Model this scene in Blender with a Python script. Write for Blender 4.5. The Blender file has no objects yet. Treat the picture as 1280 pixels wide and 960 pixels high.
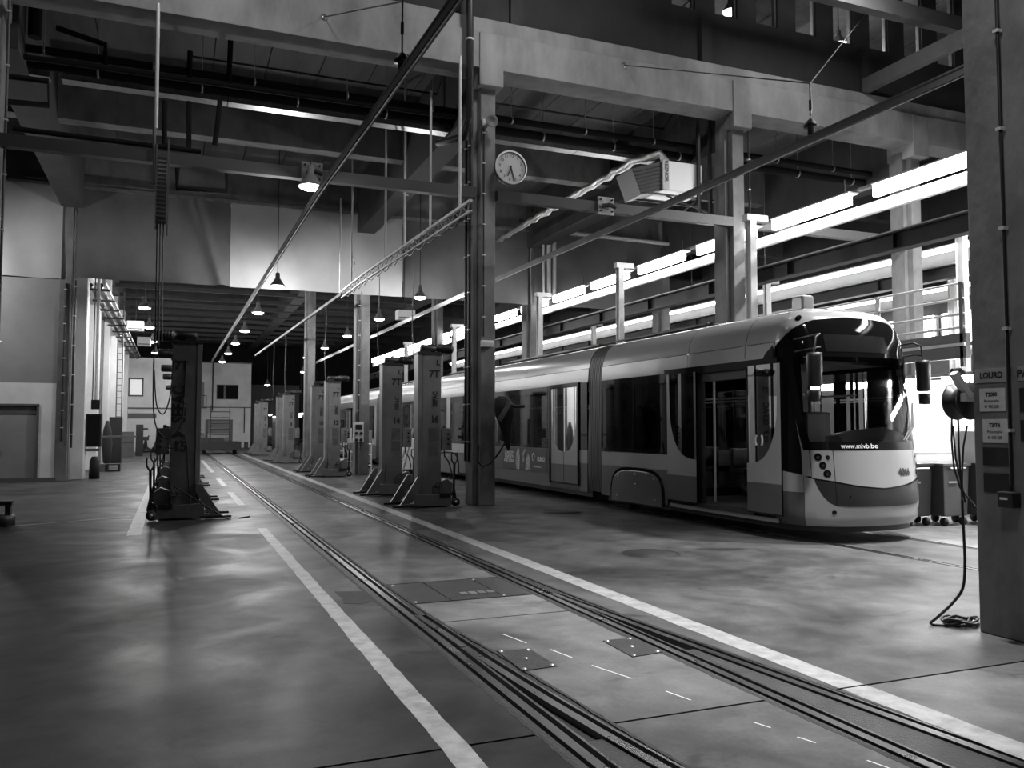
import bpy, math, random
from math import pi, sin, cos, radians as rad
from mathutils import Vector, Matrix
random.seed(7)
SC = bpy.context.scene
C = SC.collection

# ------------------------------------------------------------------ camera
cam = bpy.data.objects.new('camera', bpy.data.cameras.new('camera'))
C.objects.link(cam)
cam.location = (0, 0, 1.6)
cam.rotation_euler = (rad(93.03), 0, rad(-22.11))
cam.data.sensor_width = 36
cam.data.lens = 29.25
cam.data.clip_end = 400
SC.camera = cam
# ------------------------------------------------------------------ world, exposure
W = bpy.data.worlds.new('world'); SC.world = W; W.use_nodes = True
W.node_tree.nodes['Background'].inputs[0].default_value = (0.5, 0.5, 0.5, 1)
W.node_tree.nodes['Background'].inputs[1].default_value = 0.006
SC.view_settings.view_transform = 'Standard'
SC.view_settings.look = 'None'
SC.view_settings.exposure = 0.0
SC.view_settings.gamma = 1.0
# ------------------------------------------------------------------ large lamps of the near hall (high bays above the view), then two added fill lights
def area(loc, power, sx, sy, rot=(0, 0, 0), spread=180):
    l = bpy.data.lights.new('hall_and_fill_light', 'AREA'); l.shape = 'RECTANGLE'
    l.size = sx; l.size_y = sy; l.energy = power; l.spread = rad(spread)
    o = bpy.data.objects.new('hall_and_fill_light', l); C.objects.link(o)
    o.location = loc; o.rotation_euler = [rad(r) for r in rot]
    return o
area((0.5, 12.6, 11.0), 95, 0.8, 0.8, (40, 0, 0))
area((6.5, 12.8, 11.0), 110, 0.8, 0.8, (40, 0, 0))
area((13.5, 12.6, 11.2), 120, 0.8, 0.8, (40, 0, 0))
area((6.0, 4.6, 12.0), 560, 0.8, 0.8, (0, 0, 0), 62)
area((13.0, 7.0, 12.0), 1350, 0.8, 0.8, (0, 0, 0), 90)
area((16.5, 12.0, 8.6), 1300, 0.6, 0.6)  # added fill that brightens the second bay, no fixture there
area((2.2, 2.5, 8.0), 48, 0.6, 0.6, (0, -48, 0), 100)  # added fill aimed at the left face of the sign column

# ------------------------------------------------------------------ materials
MATS = {}
def mat(name, g, rough=0.6, metal=0.0, var=0.0, scale=3.0, bump=0.0, bscale=40.0, rvar=0.0, stretch=(1, 1, 1), emit=0.0, spec=0.5, detail=6):
    m = bpy.data.materials.new(name); m.use_nodes = True
    nt = m.node_tree; b = nt.nodes['Principled BSDF']
    b.inputs['Base Color'].default_value = (g, g, g, 1)
    b.inputs['Roughness'].default_value = rough
    b.inputs['Metallic'].default_value = metal
    b.inputs['Specular IOR Level'].default_value = spec
    if emit:
        b.inputs['Emission Color'].default_value = (1, 1, 1, 1)
        b.inputs['Emission Strength'].default_value = emit
    if var or bump or rvar:
        tc = nt.nodes.new('ShaderNodeNewGeometry')
        mp = nt.nodes.new('ShaderNodeMapping'); mp.inputs['Scale'].default_value = stretch
        nt.links.new(tc.outputs['Position'], mp.inputs['Vector'])
    if var or rvar:
        n = nt.nodes.new('ShaderNodeTexNoise'); n.inputs['Scale'].default_value = scale
        n.inputs['Detail'].default_value = detail; n.inputs['Roughness'].default_value = 0.62
        nt.links.new(mp.outputs[0], n.inputs['Vector'])
    if var:
        r = nt.nodes.new('ShaderNodeMapRange')
        r.inputs['From Min'].default_value = 0.3; r.inputs['From Max'].default_value = 0.7
        r.inputs['To Min'].default_value = max(0.002, g * (1 - var)); r.inputs['To Max'].default_value = g * (1 + var)
        nt.links.new(n.outputs['Fac'], r.inputs['Value'])
        nt.links.new(r.outputs[0], b.inputs['Base Color'])
    if rvar:
        r = nt.nodes.new('ShaderNodeMapRange')
        r.inputs['From Min'].default_value = 0.3; r.inputs['From Max'].default_value = 0.7
        r.inputs['To Min'].default_value = max(0.05, rough - rvar); r.inputs['To Max'].default_value = min(1, rough + rvar)
        nt.links.new(n.outputs['Fac'], r.inputs['Value'])
        nt.links.new(r.outputs[0], b.inputs['Roughness'])
    if bump:
        n2 = nt.nodes.new('ShaderNodeTexNoise'); n2.inputs['Scale'].default_value = bscale
        n2.inputs['Detail'].default_value = 4
        nt.links.new(mp.outputs[0], n2.inputs['Vector'])
        bp = nt.nodes.new('ShaderNodeBump'); bp.inputs['Strength'].default_value = bump; bp.inputs['Distance'].default_value = 0.02
        nt.links.new(n2.outputs['Fac'], bp.inputs['Height'])
        nt.links.new(bp.outputs[0], b.inputs['Normal'])
    MATS[name] = m
    return m

def floor_mat(name, g):
    m = bpy.data.materials.new(name); m.use_nodes = True
    nt = m.node_tree; b = nt.nodes['Principled BSDF']; L = nt.links.new
    geo = nt.nodes.new('ShaderNodeNewGeometry')
    def noise(scale, detail, stretch=(1, 1, 1), rough=0.6, dist=0.0):
        mp = nt.nodes.new('ShaderNodeMapping'); mp.inputs['Scale'].default_value = stretch
        L(geo.outputs['Position'], mp.inputs['Vector'])
        n = nt.nodes.new('ShaderNodeTexNoise'); n.inputs['Scale'].default_value = scale
        n.inputs['Detail'].default_value = detail; n.inputs['Roughness'].default_value = rough
        n.inputs['Distortion'].default_value = dist
        L(mp.outputs[0], n.inputs['Vector']); return n.outputs['Fac']
    def ramp(v, a, b_, lo, hi):
        r = nt.nodes.new('ShaderNodeMapRange'); r.inputs['From Min'].default_value = a; r.inputs['From Max'].default_value = b_
        r.inputs['To Min'].default_value = lo; r.inputs['To Max'].default_value = hi; L(v, r.inputs['Value']); return r.outputs[0]
    def mul(a, b_):
        k = nt.nodes.new('ShaderNodeMath'); k.operation = 'MULTIPLY'; L(a, k.inputs[0])
        if isinstance(b_, (int, float)): k.inputs[1].default_value = b_
        else: L(b_, k.inputs[1])
        return k.outputs[0]
    big = ramp(noise(0.45, 8, dist=0.6), 0.34, 0.66, 0.5, 1.4)
    mid = ramp(noise(2.2, 8, dist=0.3), 0.3, 0.72, 0.62, 1.35)
    stain = ramp(noise(1.1, 4, (1, 1.6, 1), 0.7, 1.2), 0.60, 0.70, 1.0, 0.55)
    fine = ramp(noise(38, 6), 0.3, 0.7, 0.88, 1.1)
    c = mul(mul(mul(mul(big, mid), stain), fine), g)
    L(c, b.inputs['Base Color'])
    L(ramp(noise(0.9, 6, dist=0.8), 0.3, 0.7, 0.36, 0.58), b.inputs['Roughness'])
    b.inputs['Specular IOR Level'].default_value = 0.07
    bp = nt.nodes.new('ShaderNodeBump'); bp.inputs['Strength'].default_value = 0.10; bp.inputs['Distance'].default_value = 0.012
    L(noise(9, 7), bp.inputs['Height']); L(bp.outputs[0], b.inputs['Normal'])
    return m

def glass_mat(name, tint, rough=0.02, opacity=0.5):
    m = bpy.data.materials.new(name); m.use_nodes = True
    nt = m.node_tree; nt.nodes.clear(); L = nt.links.new
    out = nt.nodes.new('ShaderNodeOutputMaterial')
    tr = nt.nodes.new('ShaderNodeBsdfTransparent'); tr.inputs[0].default_value = (tint, tint, tint, 1)
    gl = nt.nodes.new('ShaderNodeBsdfGlossy'); gl.inputs['Roughness'].default_value = rough
    gl.inputs[0].default_value = (0.9, 0.9, 0.9, 1)
    fr = nt.nodes.new('ShaderNodeFresnel'); fr.inputs[0].default_value = 1.45
    mx = nt.nodes.new('ShaderNodeMixShader')
    L(fr.outputs[0], mx.inputs[0]); L(tr.outputs[0], mx.inputs[1]); L(gl.outputs[0], mx.inputs[2])
    L(mx.outputs[0], out.inputs[0])
    return m

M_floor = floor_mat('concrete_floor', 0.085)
M_floor0 = floor_mat('concrete_floor_shade_dark', 0.042)  # shade over the left foreground slabs, put into the base colour
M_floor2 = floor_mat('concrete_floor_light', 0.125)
M_paint = mat('floor_paint', 0.3, 0.5, var=0.35, scale=7, bump=0.1)
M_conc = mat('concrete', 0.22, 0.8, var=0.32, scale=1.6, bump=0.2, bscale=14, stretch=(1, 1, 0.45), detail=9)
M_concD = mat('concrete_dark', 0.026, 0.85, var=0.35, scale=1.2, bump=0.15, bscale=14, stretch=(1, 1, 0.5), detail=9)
M_concC = mat('concrete_column', 0.15, 0.7, var=0.4, scale=1.7, bump=0.2, bscale=12, stretch=(1, 1, 0.6), detail=9)
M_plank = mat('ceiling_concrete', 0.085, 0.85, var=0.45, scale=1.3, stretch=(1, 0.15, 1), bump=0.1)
M_wallW = mat('white_wall', 0.62, 0.6, var=0.12, scale=1.2)
M_wallG = mat('grey_wall', 0.22, 0.65, var=0.12, scale=1.0)
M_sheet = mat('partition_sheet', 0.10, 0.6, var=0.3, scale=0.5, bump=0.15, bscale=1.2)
M_bed = mat('track_bed', 0.014, 0.7, var=0.5, scale=9, bump=0.3, bscale=60)
M_rail = mat('rail_steel', 0.13, 0.3, 0.9, rvar=0.06, scale=1.5)
M_groove = mat('groove_black', 0.006, 0.9)
M_plate = mat('cover_plate', 0.028, 0.55, 0.2, var=0.4, scale=6, bump=0.3, bscale=90)
M_steel = mat('painted_steel_light', 0.55, 0.4, var=0.1, scale=4)
M_galv = mat('galvanised', 0.4, 0.35, 0.8, var=0.25, scale=9)
M_greyD = mat('square_tube_steel', 0.04, 0.5)
M_grey = mat('painted_steel_grey', 0.085, 0.5, var=0.15, scale=3)
M_dsteel = mat('dark_steel', 0.02, 0.5, 0.3, var=0.2, scale=5)
M_black = mat('black_plastic', 0.012, 0.45)
M_rubber = mat('black_rubber', 0.016, 0.75)
M_tower = mat('tower_paint', 0.155, 0.45, var=0.2, scale=3, bump=0.05)
M_towerD = mat('tower_paint_worn_shaded', 0.085, 0.5, var=0.35, scale=4, bump=0.1)  # darker for the left row: dirt, plus backlit shade put into the colour
M_ink = mat('black_ink', 0.01, 0.6)
M_white = mat('white_plastic', 0.75, 0.4)
M_paper = mat('paper', 0.5, 0.7, var=0.1, scale=20)
M_silver = mat('foil_duct', 0.7, 0.28, 0.95, bump=1.0, bscale=30)
M_tramL = mat('tram_light', 0.36, 0.22, 0.1, var=0.03, scale=2)
M_tramM = mat('tram_mid', 0.105, 0.28, 0.1, var=0.04, scale=2)
M_tramD = mat('tram_dark', 0.03, 0.3, 0.1)
M_gloss = mat('tram_black_gloss', 0.006, 0.05, spec=0.3)
M_bell = mat('bellows_rubber', 0.045, 0.55)
M_int = mat('tram_interior', 0.05, 0.6)
M_dial = mat('clock_dial', 0.42, 0.5)
M_dash = mat('dashboard', 0.25, 0.4)
M_glass = glass_mat('tinted_glass', 0.82)
M_glassC = glass_mat('clear_glass', 0.9)
M_tube = mat('fluorescent_tube', 0.9, 0.5, emit=22.0)
M_tube3 = mat('fluorescent_tube_low', 0.9, 0.5, emit=60.0)
M_tube2 = mat('fluorescent_tube_far', 0.9, 0.5, emit=9.0)
M_bulb = mat('lamp_glow', 0.9, 0.5, emit=14.0)
M_winlit = mat('lit_window', 0.9, 0.5, emit=5.0)
M_reflect = mat('lamp_reflector', 0.13, 0.5)
M_pipe = mat('black_pipe', 0.006, 0.85, spec=0.2)
M_plastic_grey = mat('bin_plastic', 0.06, 0.5, var=0.1)
M_cable = mat('black_cable', 0.008, 0.5)
M_printed = mat('printed_advert', 0.03, 0.4)
M_foot = mat('advert_figures', 0.25, 0.5, var=0.9, scale=9)

# ------------------------------------------------------------------ mesh helpers
ROOT = {}
class MB:
    def __init__(s): s.v = []; s.f = []; s.sm = []
    def add(s, vs, fs, smooth=False):
        o = len(s.v); s.v += [tuple(v) for v in vs]
        s.f += [tuple(i + o for i in f) for f in fs]; s.sm += [smooth] * len(fs); return s
    def box(s, x0, x1, y0, y1, z0, z1):
        if x0 > x1: x0, x1 = x1, x0
        if y0 > y1: y0, y1 = y1, y0
        if z0 > z1: z0, z1 = z1, z0
        return s.add([(x0, y0, z0), (x1, y0, z0), (x1, y1, z0), (x0, y1, z0), (x0, y0, z1), (x1, y0, z1), (x1, y1, z1), (x0, y1, z1)],
                     [(0, 3, 2, 1), (4, 5, 6, 7), (0, 1, 5, 4), (1, 2, 6, 5), (2, 3, 7, 6), (3, 0, 4, 7)])
    def tube(s, pts, r, n=10, caps=True, r2=None):
        P = [Vector(p) for p in pts]; rings = []
        prev = None
        for i, p in enumerate(P):
            d = (P[min(i + 1, len(P) - 1)] - P[max(i - 1, 0)]).normalized()
            if prev is None:
                up = Vector((0, 0, 1)) if abs(d.z) < .9 else Vector((1, 0, 0))
                a = d.cross(up).normalized()
            else:
                a = (prev - d * prev.dot(d)).normalized()
            prev = a; b = d.cross(a)
            rr = r if r2 is None else r + (r2 - r) * i / (len(P) - 1)
            rings.append([p + (a * cos(2 * pi * k / n) + b * sin(2 * pi * k / n)) * rr for k in range(n)])
        vs = [v for g in rings for v in g]; fs = []
        for i in range(len(P) - 1):
            for k in range(n):
                fs.append((i * n + k, i * n + (k + 1) % n, (i + 1) * n + (k + 1) % n, (i + 1) * n + k))
        s.add(vs, fs, True)
        if caps:
            s.add(rings[0], [tuple(range(n))][::-1]); s.add(rings[-1], [tuple(range(n))])
        return s
    def bar(s, p0, p1, w, h):   # rectangular bar between two points
        a = Vector(p0); b = Vector(p1); d = (b - a).normalized()
        up = Vector((0, 0, 1)) if abs(d.z) < .95 else Vector((0, 1, 0))
        x = d.cross(up).normalized() * (w / 2); y = x.normalized().cross(d) * (h / 2)
        vs = [a - x - y, a + x - y, a + x + y, a - x + y, b - x - y, b + x - y, b + x + y, b - x + y]
        return s.add(vs, [(0, 1, 2, 3), (7, 6, 5, 4), (0, 4, 5, 1), (1, 5, 6, 2), (2, 6, 7, 3), (3, 7, 4, 0)])
    def lathe(s, prof, c=(0, 0, 0), n=20, axis='z'):
        vs = []; fs = []
        for r, h in prof:
            for k in range(n):
                a = 2 * pi * k / n; x, y = r * cos(a), r * sin(a)
                if axis == 'z': v = (x, y, h)
                elif axis == 'y': v = (x, h, y)
                else: v = (h, x, y)
                vs.append((v[0] + c[0], v[1] + c[1], v[2] + c[2]))
        for i in range(len(prof) - 1):
            for k in range(n):
                fs.append((i * n + k, i * n + (k + 1) % n, (i + 1) * n + (k + 1) % n, (i + 1) * n + k))
        return s.add(vs, fs, True)
    def prism(s, poly, a0, a1, axis='z'):   # poly in the two other axes (xy / xz / yz)
        def p(u, v, w):
            return (u, v, w) if axis == 'z' else ((u, w, v) if axis == 'y' else (w, u, v))
        n = len(poly)
        vs = [p(u, v, a0) for u, v in poly] + [p(u, v, a1) for u, v in poly]
        fs = [tuple(range(n))[::-1], tuple(range(n, 2 * n))] + [(i, (i + 1) % n, n + (i + 1) % n, n + i) for i in range(n)]
        return s.add(vs, fs)
    def build(s, name, m, parent=None, label=None, bevel=0, origin=None, fix=True):
        off = Vector(ROOT[parent.name]) if parent else (Vector(origin) if origin else Vector((0, 0, 0)))
        me = bpy.data.meshes.new(name)
        me.from_pydata([Vector(v) - off for v in s.v], [], s.f)
        me.polygons.foreach_set('use_smooth', s.sm)
        me.materials.append(m)
        me.validate()
        if fix:
            import bmesh
            bm = bmesh.new(); bm.from_mesh(me); bmesh.ops.recalc_face_normals(bm, faces=bm.faces); bm.to_mesh(me); bm.free()
        o = bpy.data.objects.new(name, me); C.objects.link(o)
        if parent: o.parent = parent
        elif origin: o.location = origin
        ROOT[o.name] = tuple(off)
        if label: o['label'] = label
        if bevel:
            b = o.modifiers.new('bevel', 'BEVEL'); b.width = bevel; b.segments = 2; b.limit_method = 'ANGLE'
        return o
def box(*a): return MB().box(*a)
def thing(name, label, cat, loc=(0, 0, 0), group=None, kind=None):
    o = bpy.data.objects.new(name, None); C.objects.link(o); o.location = loc
    o.empty_display_size = 0.2
    ROOT[o.name] = tuple(loc)
    if label: o['label'] = label
    if cat: o['category'] = cat
    if group: o['group'] = group
    if kind: o['kind'] = kind
    return o
def solo(mb, name, m, label, cat, group=None, bevel=0, kind=None):
    xs = [v[0] for v in mb.v]; ys = [v[1] for v in mb.v]; zs = [v[2] for v in mb.v]
    o = mb.build(name, m, None, bevel=bevel, origin=((min(xs) + max(xs)) / 2, (min(ys) + max(ys)) / 2, min(zs)))
    o['label'] = label; o['category'] = cat
    if group: o['group'] = group
    if kind: o['kind'] = kind
    return o
def struct(mb, name, m, bevel=0):
    o = mb.build(name, m, None, bevel=bevel); o['kind'] = 'structure'; return o
CH = {}
def children(o): return [x for x in list(C.objects) if x.parent == o]
def dup(root, loc, label, rotz=0, group=None):
    kids = {}
    for x in list(C.objects):
        if x.parent: kids.setdefault(x.parent.name, []).append(x)
    def cp(o, par):
        c = o.copy(); C.objects.link(c)
        if par: c.parent = par
        for k in kids.get(o.name, []): cp(k, c)
        return c
    r = cp(root, None); r.location = loc; r.rotation_euler = (0, 0, rotz); r['label'] = label
    ROOT[r.name] = tuple(loc)
    if group: r['group'] = group
    return r
# text meshes, made once while the scene is still empty
TXT = {}
def mk_text(s, bold=0.0):
    cu = bpy.data.curves.new('t', 'FONT'); cu.body = s; cu.size = 1; cu.align_x = 'CENTER'; cu.align_y = 'CENTER'
    cu.offset = bold; cu.resolution_u = 4
    o = bpy.data.objects.new('t', cu); C.objects.link(o)
    bpy.context.view_layer.update()
    dg = bpy.context.evaluated_depsgraph_get()
    me = bpy.data.meshes.new_from_object(o.evaluated_get(dg))
    vs = [tuple(v.co) for v in me.vertices]; fs = [tuple(p.vertices) for p in me.polygons]
    bpy.data.objects.remove(o); bpy.data.meshes.remove(me); bpy.data.curves.remove(cu)
    return vs, fs
for s_ in ['7T', 'L', 'SEFAC', '16', '15', '14', '13', '12', '11', '10', '9', '8', '7', '6', '5', '4', '4066', 'www.mivb.be', 'LOURD', 'PA', 'T2000',
           'T3/T4', 'Photographie', '41 900 200', '43 600 200', 'REZNOR', 'LA ROUTE', 'D\'ARTISTE', 'AVEC NOUS', 'CURRO']:
    TXT[s_] = mk_text(s_, 0.045 if len(s_) < 6 else 0.014)
for s_ in range(1, 13): TXT['c%d' % s_] = mk_text(str(s_), 0.01)
def text(s, loc, ux, uy, size, m, parent, name='lettering', sx=1.0):
    vs, fs = TXT[s]; a = Vector(ux) * size * sx; b = Vector(uy) * size; l = Vector(loc)
    mb = MB(); mb.add([l + a * v[0] + b * v[1] for v in vs], fs)
    return mb.build(name, m, parent, fix=False)

# ================================================================== FLOOR
fl = box(-16, 34, -3, 92, -0.30, -0.035).build('floor', M_bed); fl['kind'] = 'structure'
def ipl(pts, y):
    if y <= pts[0][1]: return pts[0][0]
    for a, b in zip(pts, pts[1:]):
        if y <= b[1]: return a[0] + (b[0] - a[0]) * (y - a[1]) / (b[1] - a[1])
    return pts[-1][0]
LE = [(1.80, -3), (1.80, 6), (1.77, 8), (1.78, 92)]
LR = [(2.44, -3), (2.38, 2), (2.24, 4), (2.17, 5.5), (2.07, 6.7), (2.03, 8.5), (2.03, 92)]
RL = [(3.27, -3), (3.27, 4), (3.25, 6), (3.27, 8.6), (3.27, 92)]
RR = [(4.0, -3), (3.93, 1.5), (3.86, 2.9), (3.79, 4.06), (3.60, 6.3), (3.52, 9), (3.50, 12), (3.50, 92)]
TL0, TL1, TR0, TR1 = 8.40, 8.54, 9.84, 9.98
def ys(a, b, st): return [a] + [y for y in [i * st for i in range(-20, 600)] if a + .02 < y < b - .02] + [b]
def ribbon(mb, L, R, y0, y1, z0, z1, st=0.5, wob=0.0):
    Y = ys(y0, y1, st); n = len(Y); vs = []
    for y in Y:
        xl, xr = ipl(L, y), ipl(R, y)
        if wob: xl += random.uniform(-wob, wob); xr += random.uniform(-wob, wob)
        vs += [(xl, y, z0), (xr, y, z0), (xr, y, z1), (xl, y, z1)]
    fs = []
    for i in range(n - 1):
        a, b = 4 * i, 4 * i + 4
        for k in range(4): fs.append((a + k, a + (k + 1) % 4, b + (k + 1) % 4, b + k))
    fs += [(0, 1, 2, 3), (4 * n - 1, 4 * n - 2, 4 * n - 3, 4 * n - 4)]
    return mb.add(vs, fs)
def const(x): return [(x, -3), (x, 92)]
bands = [  # left edge, right edge, joints
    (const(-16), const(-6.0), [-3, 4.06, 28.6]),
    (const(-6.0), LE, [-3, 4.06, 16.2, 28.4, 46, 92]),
    (LR, RL, [-3, 4.06, 6.66, 7.44, 8.45, 16.2, 22.4, 28.4, 40, 50, 92]),
    (RR, const(5.2), [-3, 4.06, 16.2, 28.4, 46, 92]),
    (const(5.2), const(TL0), [-3, 4.06, 16.2, 28.4, 46, 92]),
    (const(TL1), const(TR0), [-3, 4.06, 16.2, 28.4, 46, 92]),
    (const(TR1), const(14.3), [-3, 4.06, 16.2, 28.4, 46, 92]),
    (const(14.3), const(34), [-3, 16.2, 28.4, 92]),
]
for bi, (L, R, J) in enumerate(bands):
    for j, (a, b) in enumerate(zip(J, J[1:])):
        if bi == 2 and a == 7.44: continue            # here the pit covers lie
        mb = MB(); g = .011
        ribbon(mb, L, R, a + (g if j else 0), b - g, -0.06, 0.0, 1.0, 0)
        if bi == 4 and j >= 0: pass
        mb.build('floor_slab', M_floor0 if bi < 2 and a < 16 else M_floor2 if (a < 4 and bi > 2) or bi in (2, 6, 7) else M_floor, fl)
# track bed fill, rails
def off(p, d): return [(x + d, y) for x, y in p]
def shift(L, R, t): return [(ipl(L, y) * (1 - t) + ipl(R, y) * t, y) for y in [-3, 1, 2, 3, 4, 5, 6, 7, 8, 9, 12, 92]]
cL1 = [(1.90, -3), (1.905, 6), (1.90, 8), (1.90, 92)]
cR1 = [(3.36, -3), (3.36, 6), (3.36, 92)]
cL2 = [(2.62, -3), (2.36, 1.8), (2.25, 2.8), (2.145, 3.7), (2.07, 4.6), (2.015, 5.6), (1.975, 6.8), (1.90, 8.2)]
cR2 = [(3.98, -3), (3.86, 1.8), (3.78, 2.8), (3.71, 3.7), (3.62, 4.8), (3.54, 5.8), (3.44, 7.2), (3.36, 8.6)]
tr = thing('railway_track', 'steel grooved tram rails of the empty middle track, splitting at a switch in the foreground', 'tram track', (2.62, 2, 0))
tr['kind'] = 'structure'; del tr['category']; del tr['label']
def rail(c, y0, y1, par, g=0.042):
    ribbon(MB(), off(c, -.028), off(c, .028), y0, y1, -0.06, 0.003).build('rail', M_rail, par)
    ribbon(MB(), off(c, .028 + g), off(c, .046 + g), y0, y1, -0.06, 0.001).build('guard_rail', M_rail, par)
rail(cL1, -3, 66, tr); rail(cR1, -3, 66, tr)
rail(cL2, -3, 7.0, tr); rail(cR2, -3, 7.4, tr)
mb = MB()
ribbon(mb, off(LE, .008), off(cL1, -.050), -3, 66, -.06, -.006, .5, .002)
ribbon(mb, off(cL1, .100), off(LR, -.012), 7.0, 66, -.06, -.006, .5, .002)
ribbon(mb, off(RL, .008), off(cR1, -.045), -3, 66, -.06, -.006, .5, .002)
ribbon(mb, off(cR1, .100), off(RR, -.012), 7.4, 66, -.06, -.006, .5, .002)
ribbon(mb, off(cL2, .100), off(LR, -.010), -3, 7.0, -.06, -.006, .5, .001)
ribbon(mb, off(cR2, .100), off(RR, -.015), -3, 7.4, -.06, -.006, .5, .001)
ribbon(mb, off(cL1, .100), off(cL2, -.040), -3, 3.9, -.06, -.008, .5, .001)
ribbon(mb, off(cR1, .100), off(cR2, -.040), -3, 5.2, -.06, -.008, .5, .001)
mb.build('bed_filling', M_plate, tr)
t2 = thing('railway_track', None, None, (9.2, 2, 0), kind='structure')
for c0 in (const(8.45), const(9.88)):
    rail(c0, -3, 66, t2)
    ribbon(MB(), off(c0, -.05), off(c0, -.03), -3, 66, -.06, -.004).build('bed_filling', M_bed, t2)
for c0 in (const(14.58), const(16.02)):
    ribbon(MB(), off(c0, -.03), off(c0, .03), -3, 66, -.06, .003).build('rail', M_rail, t2)
# jagged asphalt seam beside the tracks
mb = MB(); random.seed(3)
ribbon(mb, off(LE, -.018), off(LE, .012), -3, 40, -.02, .0012, .07, .008)
ribbon(mb, off(LR, -.012), off(LR, .014), -3, 40, -.02, .0012, .07, .007)
ribbon(mb, off(RL, -.018), off(RL, .012), -3, 40, -.02, .0012, .07, .007)
ribbon(mb, off(RR, -.012), off(RR, .016), -3, 40, -.02, .0012, .07, .007)
mb.build('asphalt_seam', M_bed, tr)

# painted lines (flat paint on the floor)
def paint(pts, z=.0022, m=M_paint, name='painted_line', wob=0.006):
    (x0, x1, y0, y1) = pts
    mb = MB(); Y = ys(y0, y1, .15); vs = []
    for y in Y:
        vs += [(x0 + random.uniform(-wob, wob), y, z), (x1 + random.uniform(-wob, wob), y, z)]
    mb.add(vs, [(2 * i, 2 * i + 1, 2 * i + 3, 2 * i + 2) for i in range(len(Y) - 1)])
    return mb.build(name, m, fl)
paint((1.27, 1.41, -3, 13.9)); paint((1.27, 1.41, 18.2, 22)); paint((1.27, 1.41, 24.5, 28)); paint((1.27, 1.41, 32, 44))
paint((3.83, 4.03, 4.07, 56)); paint((3.83, 4.03, -3, 4.05))
paint((-0.62, -0.42, 13.7, 44))
mb = MB(); mb.add([(-3.4, 15.2, .0022), (-.7, 16.6, .0022), (-.7, 16.68, .0022), (-3.4, 15.28, .0022)], [(0, 1, 2, 3)]); mb.build('painted_line', M_paint, fl)
mb = MB()
for i in range(5):
    mb.add([(6.25 + .0 * i, 28.4 - i * 2.6, .0022), (6.37, 28.4 - i * 2.6, .0022), (6.5, 26.6 - i * 2.6, .0022), (6.38, 26.6 - i * 2.6, .0022)], [(0, 1, 2, 3)])
# thin bright chalk dashes down the middle of the near track
mb = MB()
for (xa, ya, xb, yb) in [(2.395, 6.1, 2.46, 5.78), (2.55, 5.55, 2.60, 5.3), (2.64, 5.08, 2.74, 4.72), (2.80, 4.42, 2.845, 4.22), (2.95, 3.78, 2.98, 3.68), (3.02, 3.52, 3.05, 3.42), (3.12, 3.15, 3.18, 2.9)]:
    mb.add([(xa, ya, .003), (xa + .010, ya, .003), (xb + .010, yb, .003), (xb, yb, .003)], [(0, 1, 2, 3)])
mb.build('chalk_mark', mat('chalk', .8, .5), fl)
ribbon(MB(), [(2.32, 3), (3.2, 3)][:1] + [(2.32, 6.5)], [(2.325, 6.5)], 6.0, 6.01, -.02, .0005)
# pit covers between the rails
pc = thing('pit_cover', 'dark steel pit cover plates lying between the two rails of the middle track', 'cover plate', (2.65, 7.9, 0))
for (xa, xb) in ((2.05, 2.42), (2.43, 2.95), (2.96, 3.255)):
    box(xa, xb, 7.46, 8.43, -.05, .001).build('plate', M_plate, pc)
for xa in (2.06, 2.93):
    for yy in (7.5, 8.38):
        MB().lathe([(.001, .008), (.014, .008), (.017, 0)], (xa + .03, yy, 0), 8).build('bolt', M_galv, pc)
mb = MB()
for i in range(4): mb.box(2.60 + i * .09, 2.67 + i * .09, 7.66, 7.78, -.01, .006)
mb.build('lifting_handle', M_galv, pc)
for nm, poly, lab in (('left', [(2.16, 5.13), (2.42, 5.15), (2.42, 5.62), (2.18, 5.66)], 'small bolted steel cover plate beside the left rail of the middle track'),
                 ('right', [(3.00, 5.15), (3.26, 5.18), (3.26, 5.62), (3.02, 5.62)], 'small bolted steel cover plate beside the right rail of the middle track')):
    t = thing('cover_plate', lab, 'cover plate', (poly[0][0], poly[0][1], 0))
    MB().prism(poly, -.02, .006).build('plate', M_plate, t)
    for (x, y) in poly + [(sum(p[0] for p in poly) / 4, sum(p[1] for p in poly) / 4)]:
        cx_, cy_ = sum(p[0] for p in poly) / 4, sum(p[1] for p in poly) / 4
        x = x + (cx_ - x) * .2; y = y + (cy_ - y) * .12
        MB().lathe([(.001, .012), (.012, .012), (.016, .006)], (x, y, 0), 8).build('bolt', M_galv, t)
MB().prism([(1.49, 8.3), (1.50, 7.95), (1.47, 7.7), (1.62, 7.62), (1.77, 7.7), (1.77, 8.2), (1.65, 8.24)], -.01, .0015).build('asphalt_patch', M_bed, fl)
for x, y, r, lab in ((6.9, 14.45, .36, 'round manhole cover in the floor near the clock column'), (5.68, 9.26, .34, 'round manhole cover in the open floor in front of the tram')):
    t = thing('manhole_cover', lab, 'manhole cover', (x, y, 0))
    MB().lathe([(.0001, .003), (r, .003), (r, -.01)], (x, y, 0), 36).build('lid', M_bed, t)
    MB().lathe([(r + .006, .005), (r + .035, .005), (r + .035, -.01), (r + .006, -.01), (r + .006, .005)], (x, y, 0), 36).build('rim', M_plate, t)

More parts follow.
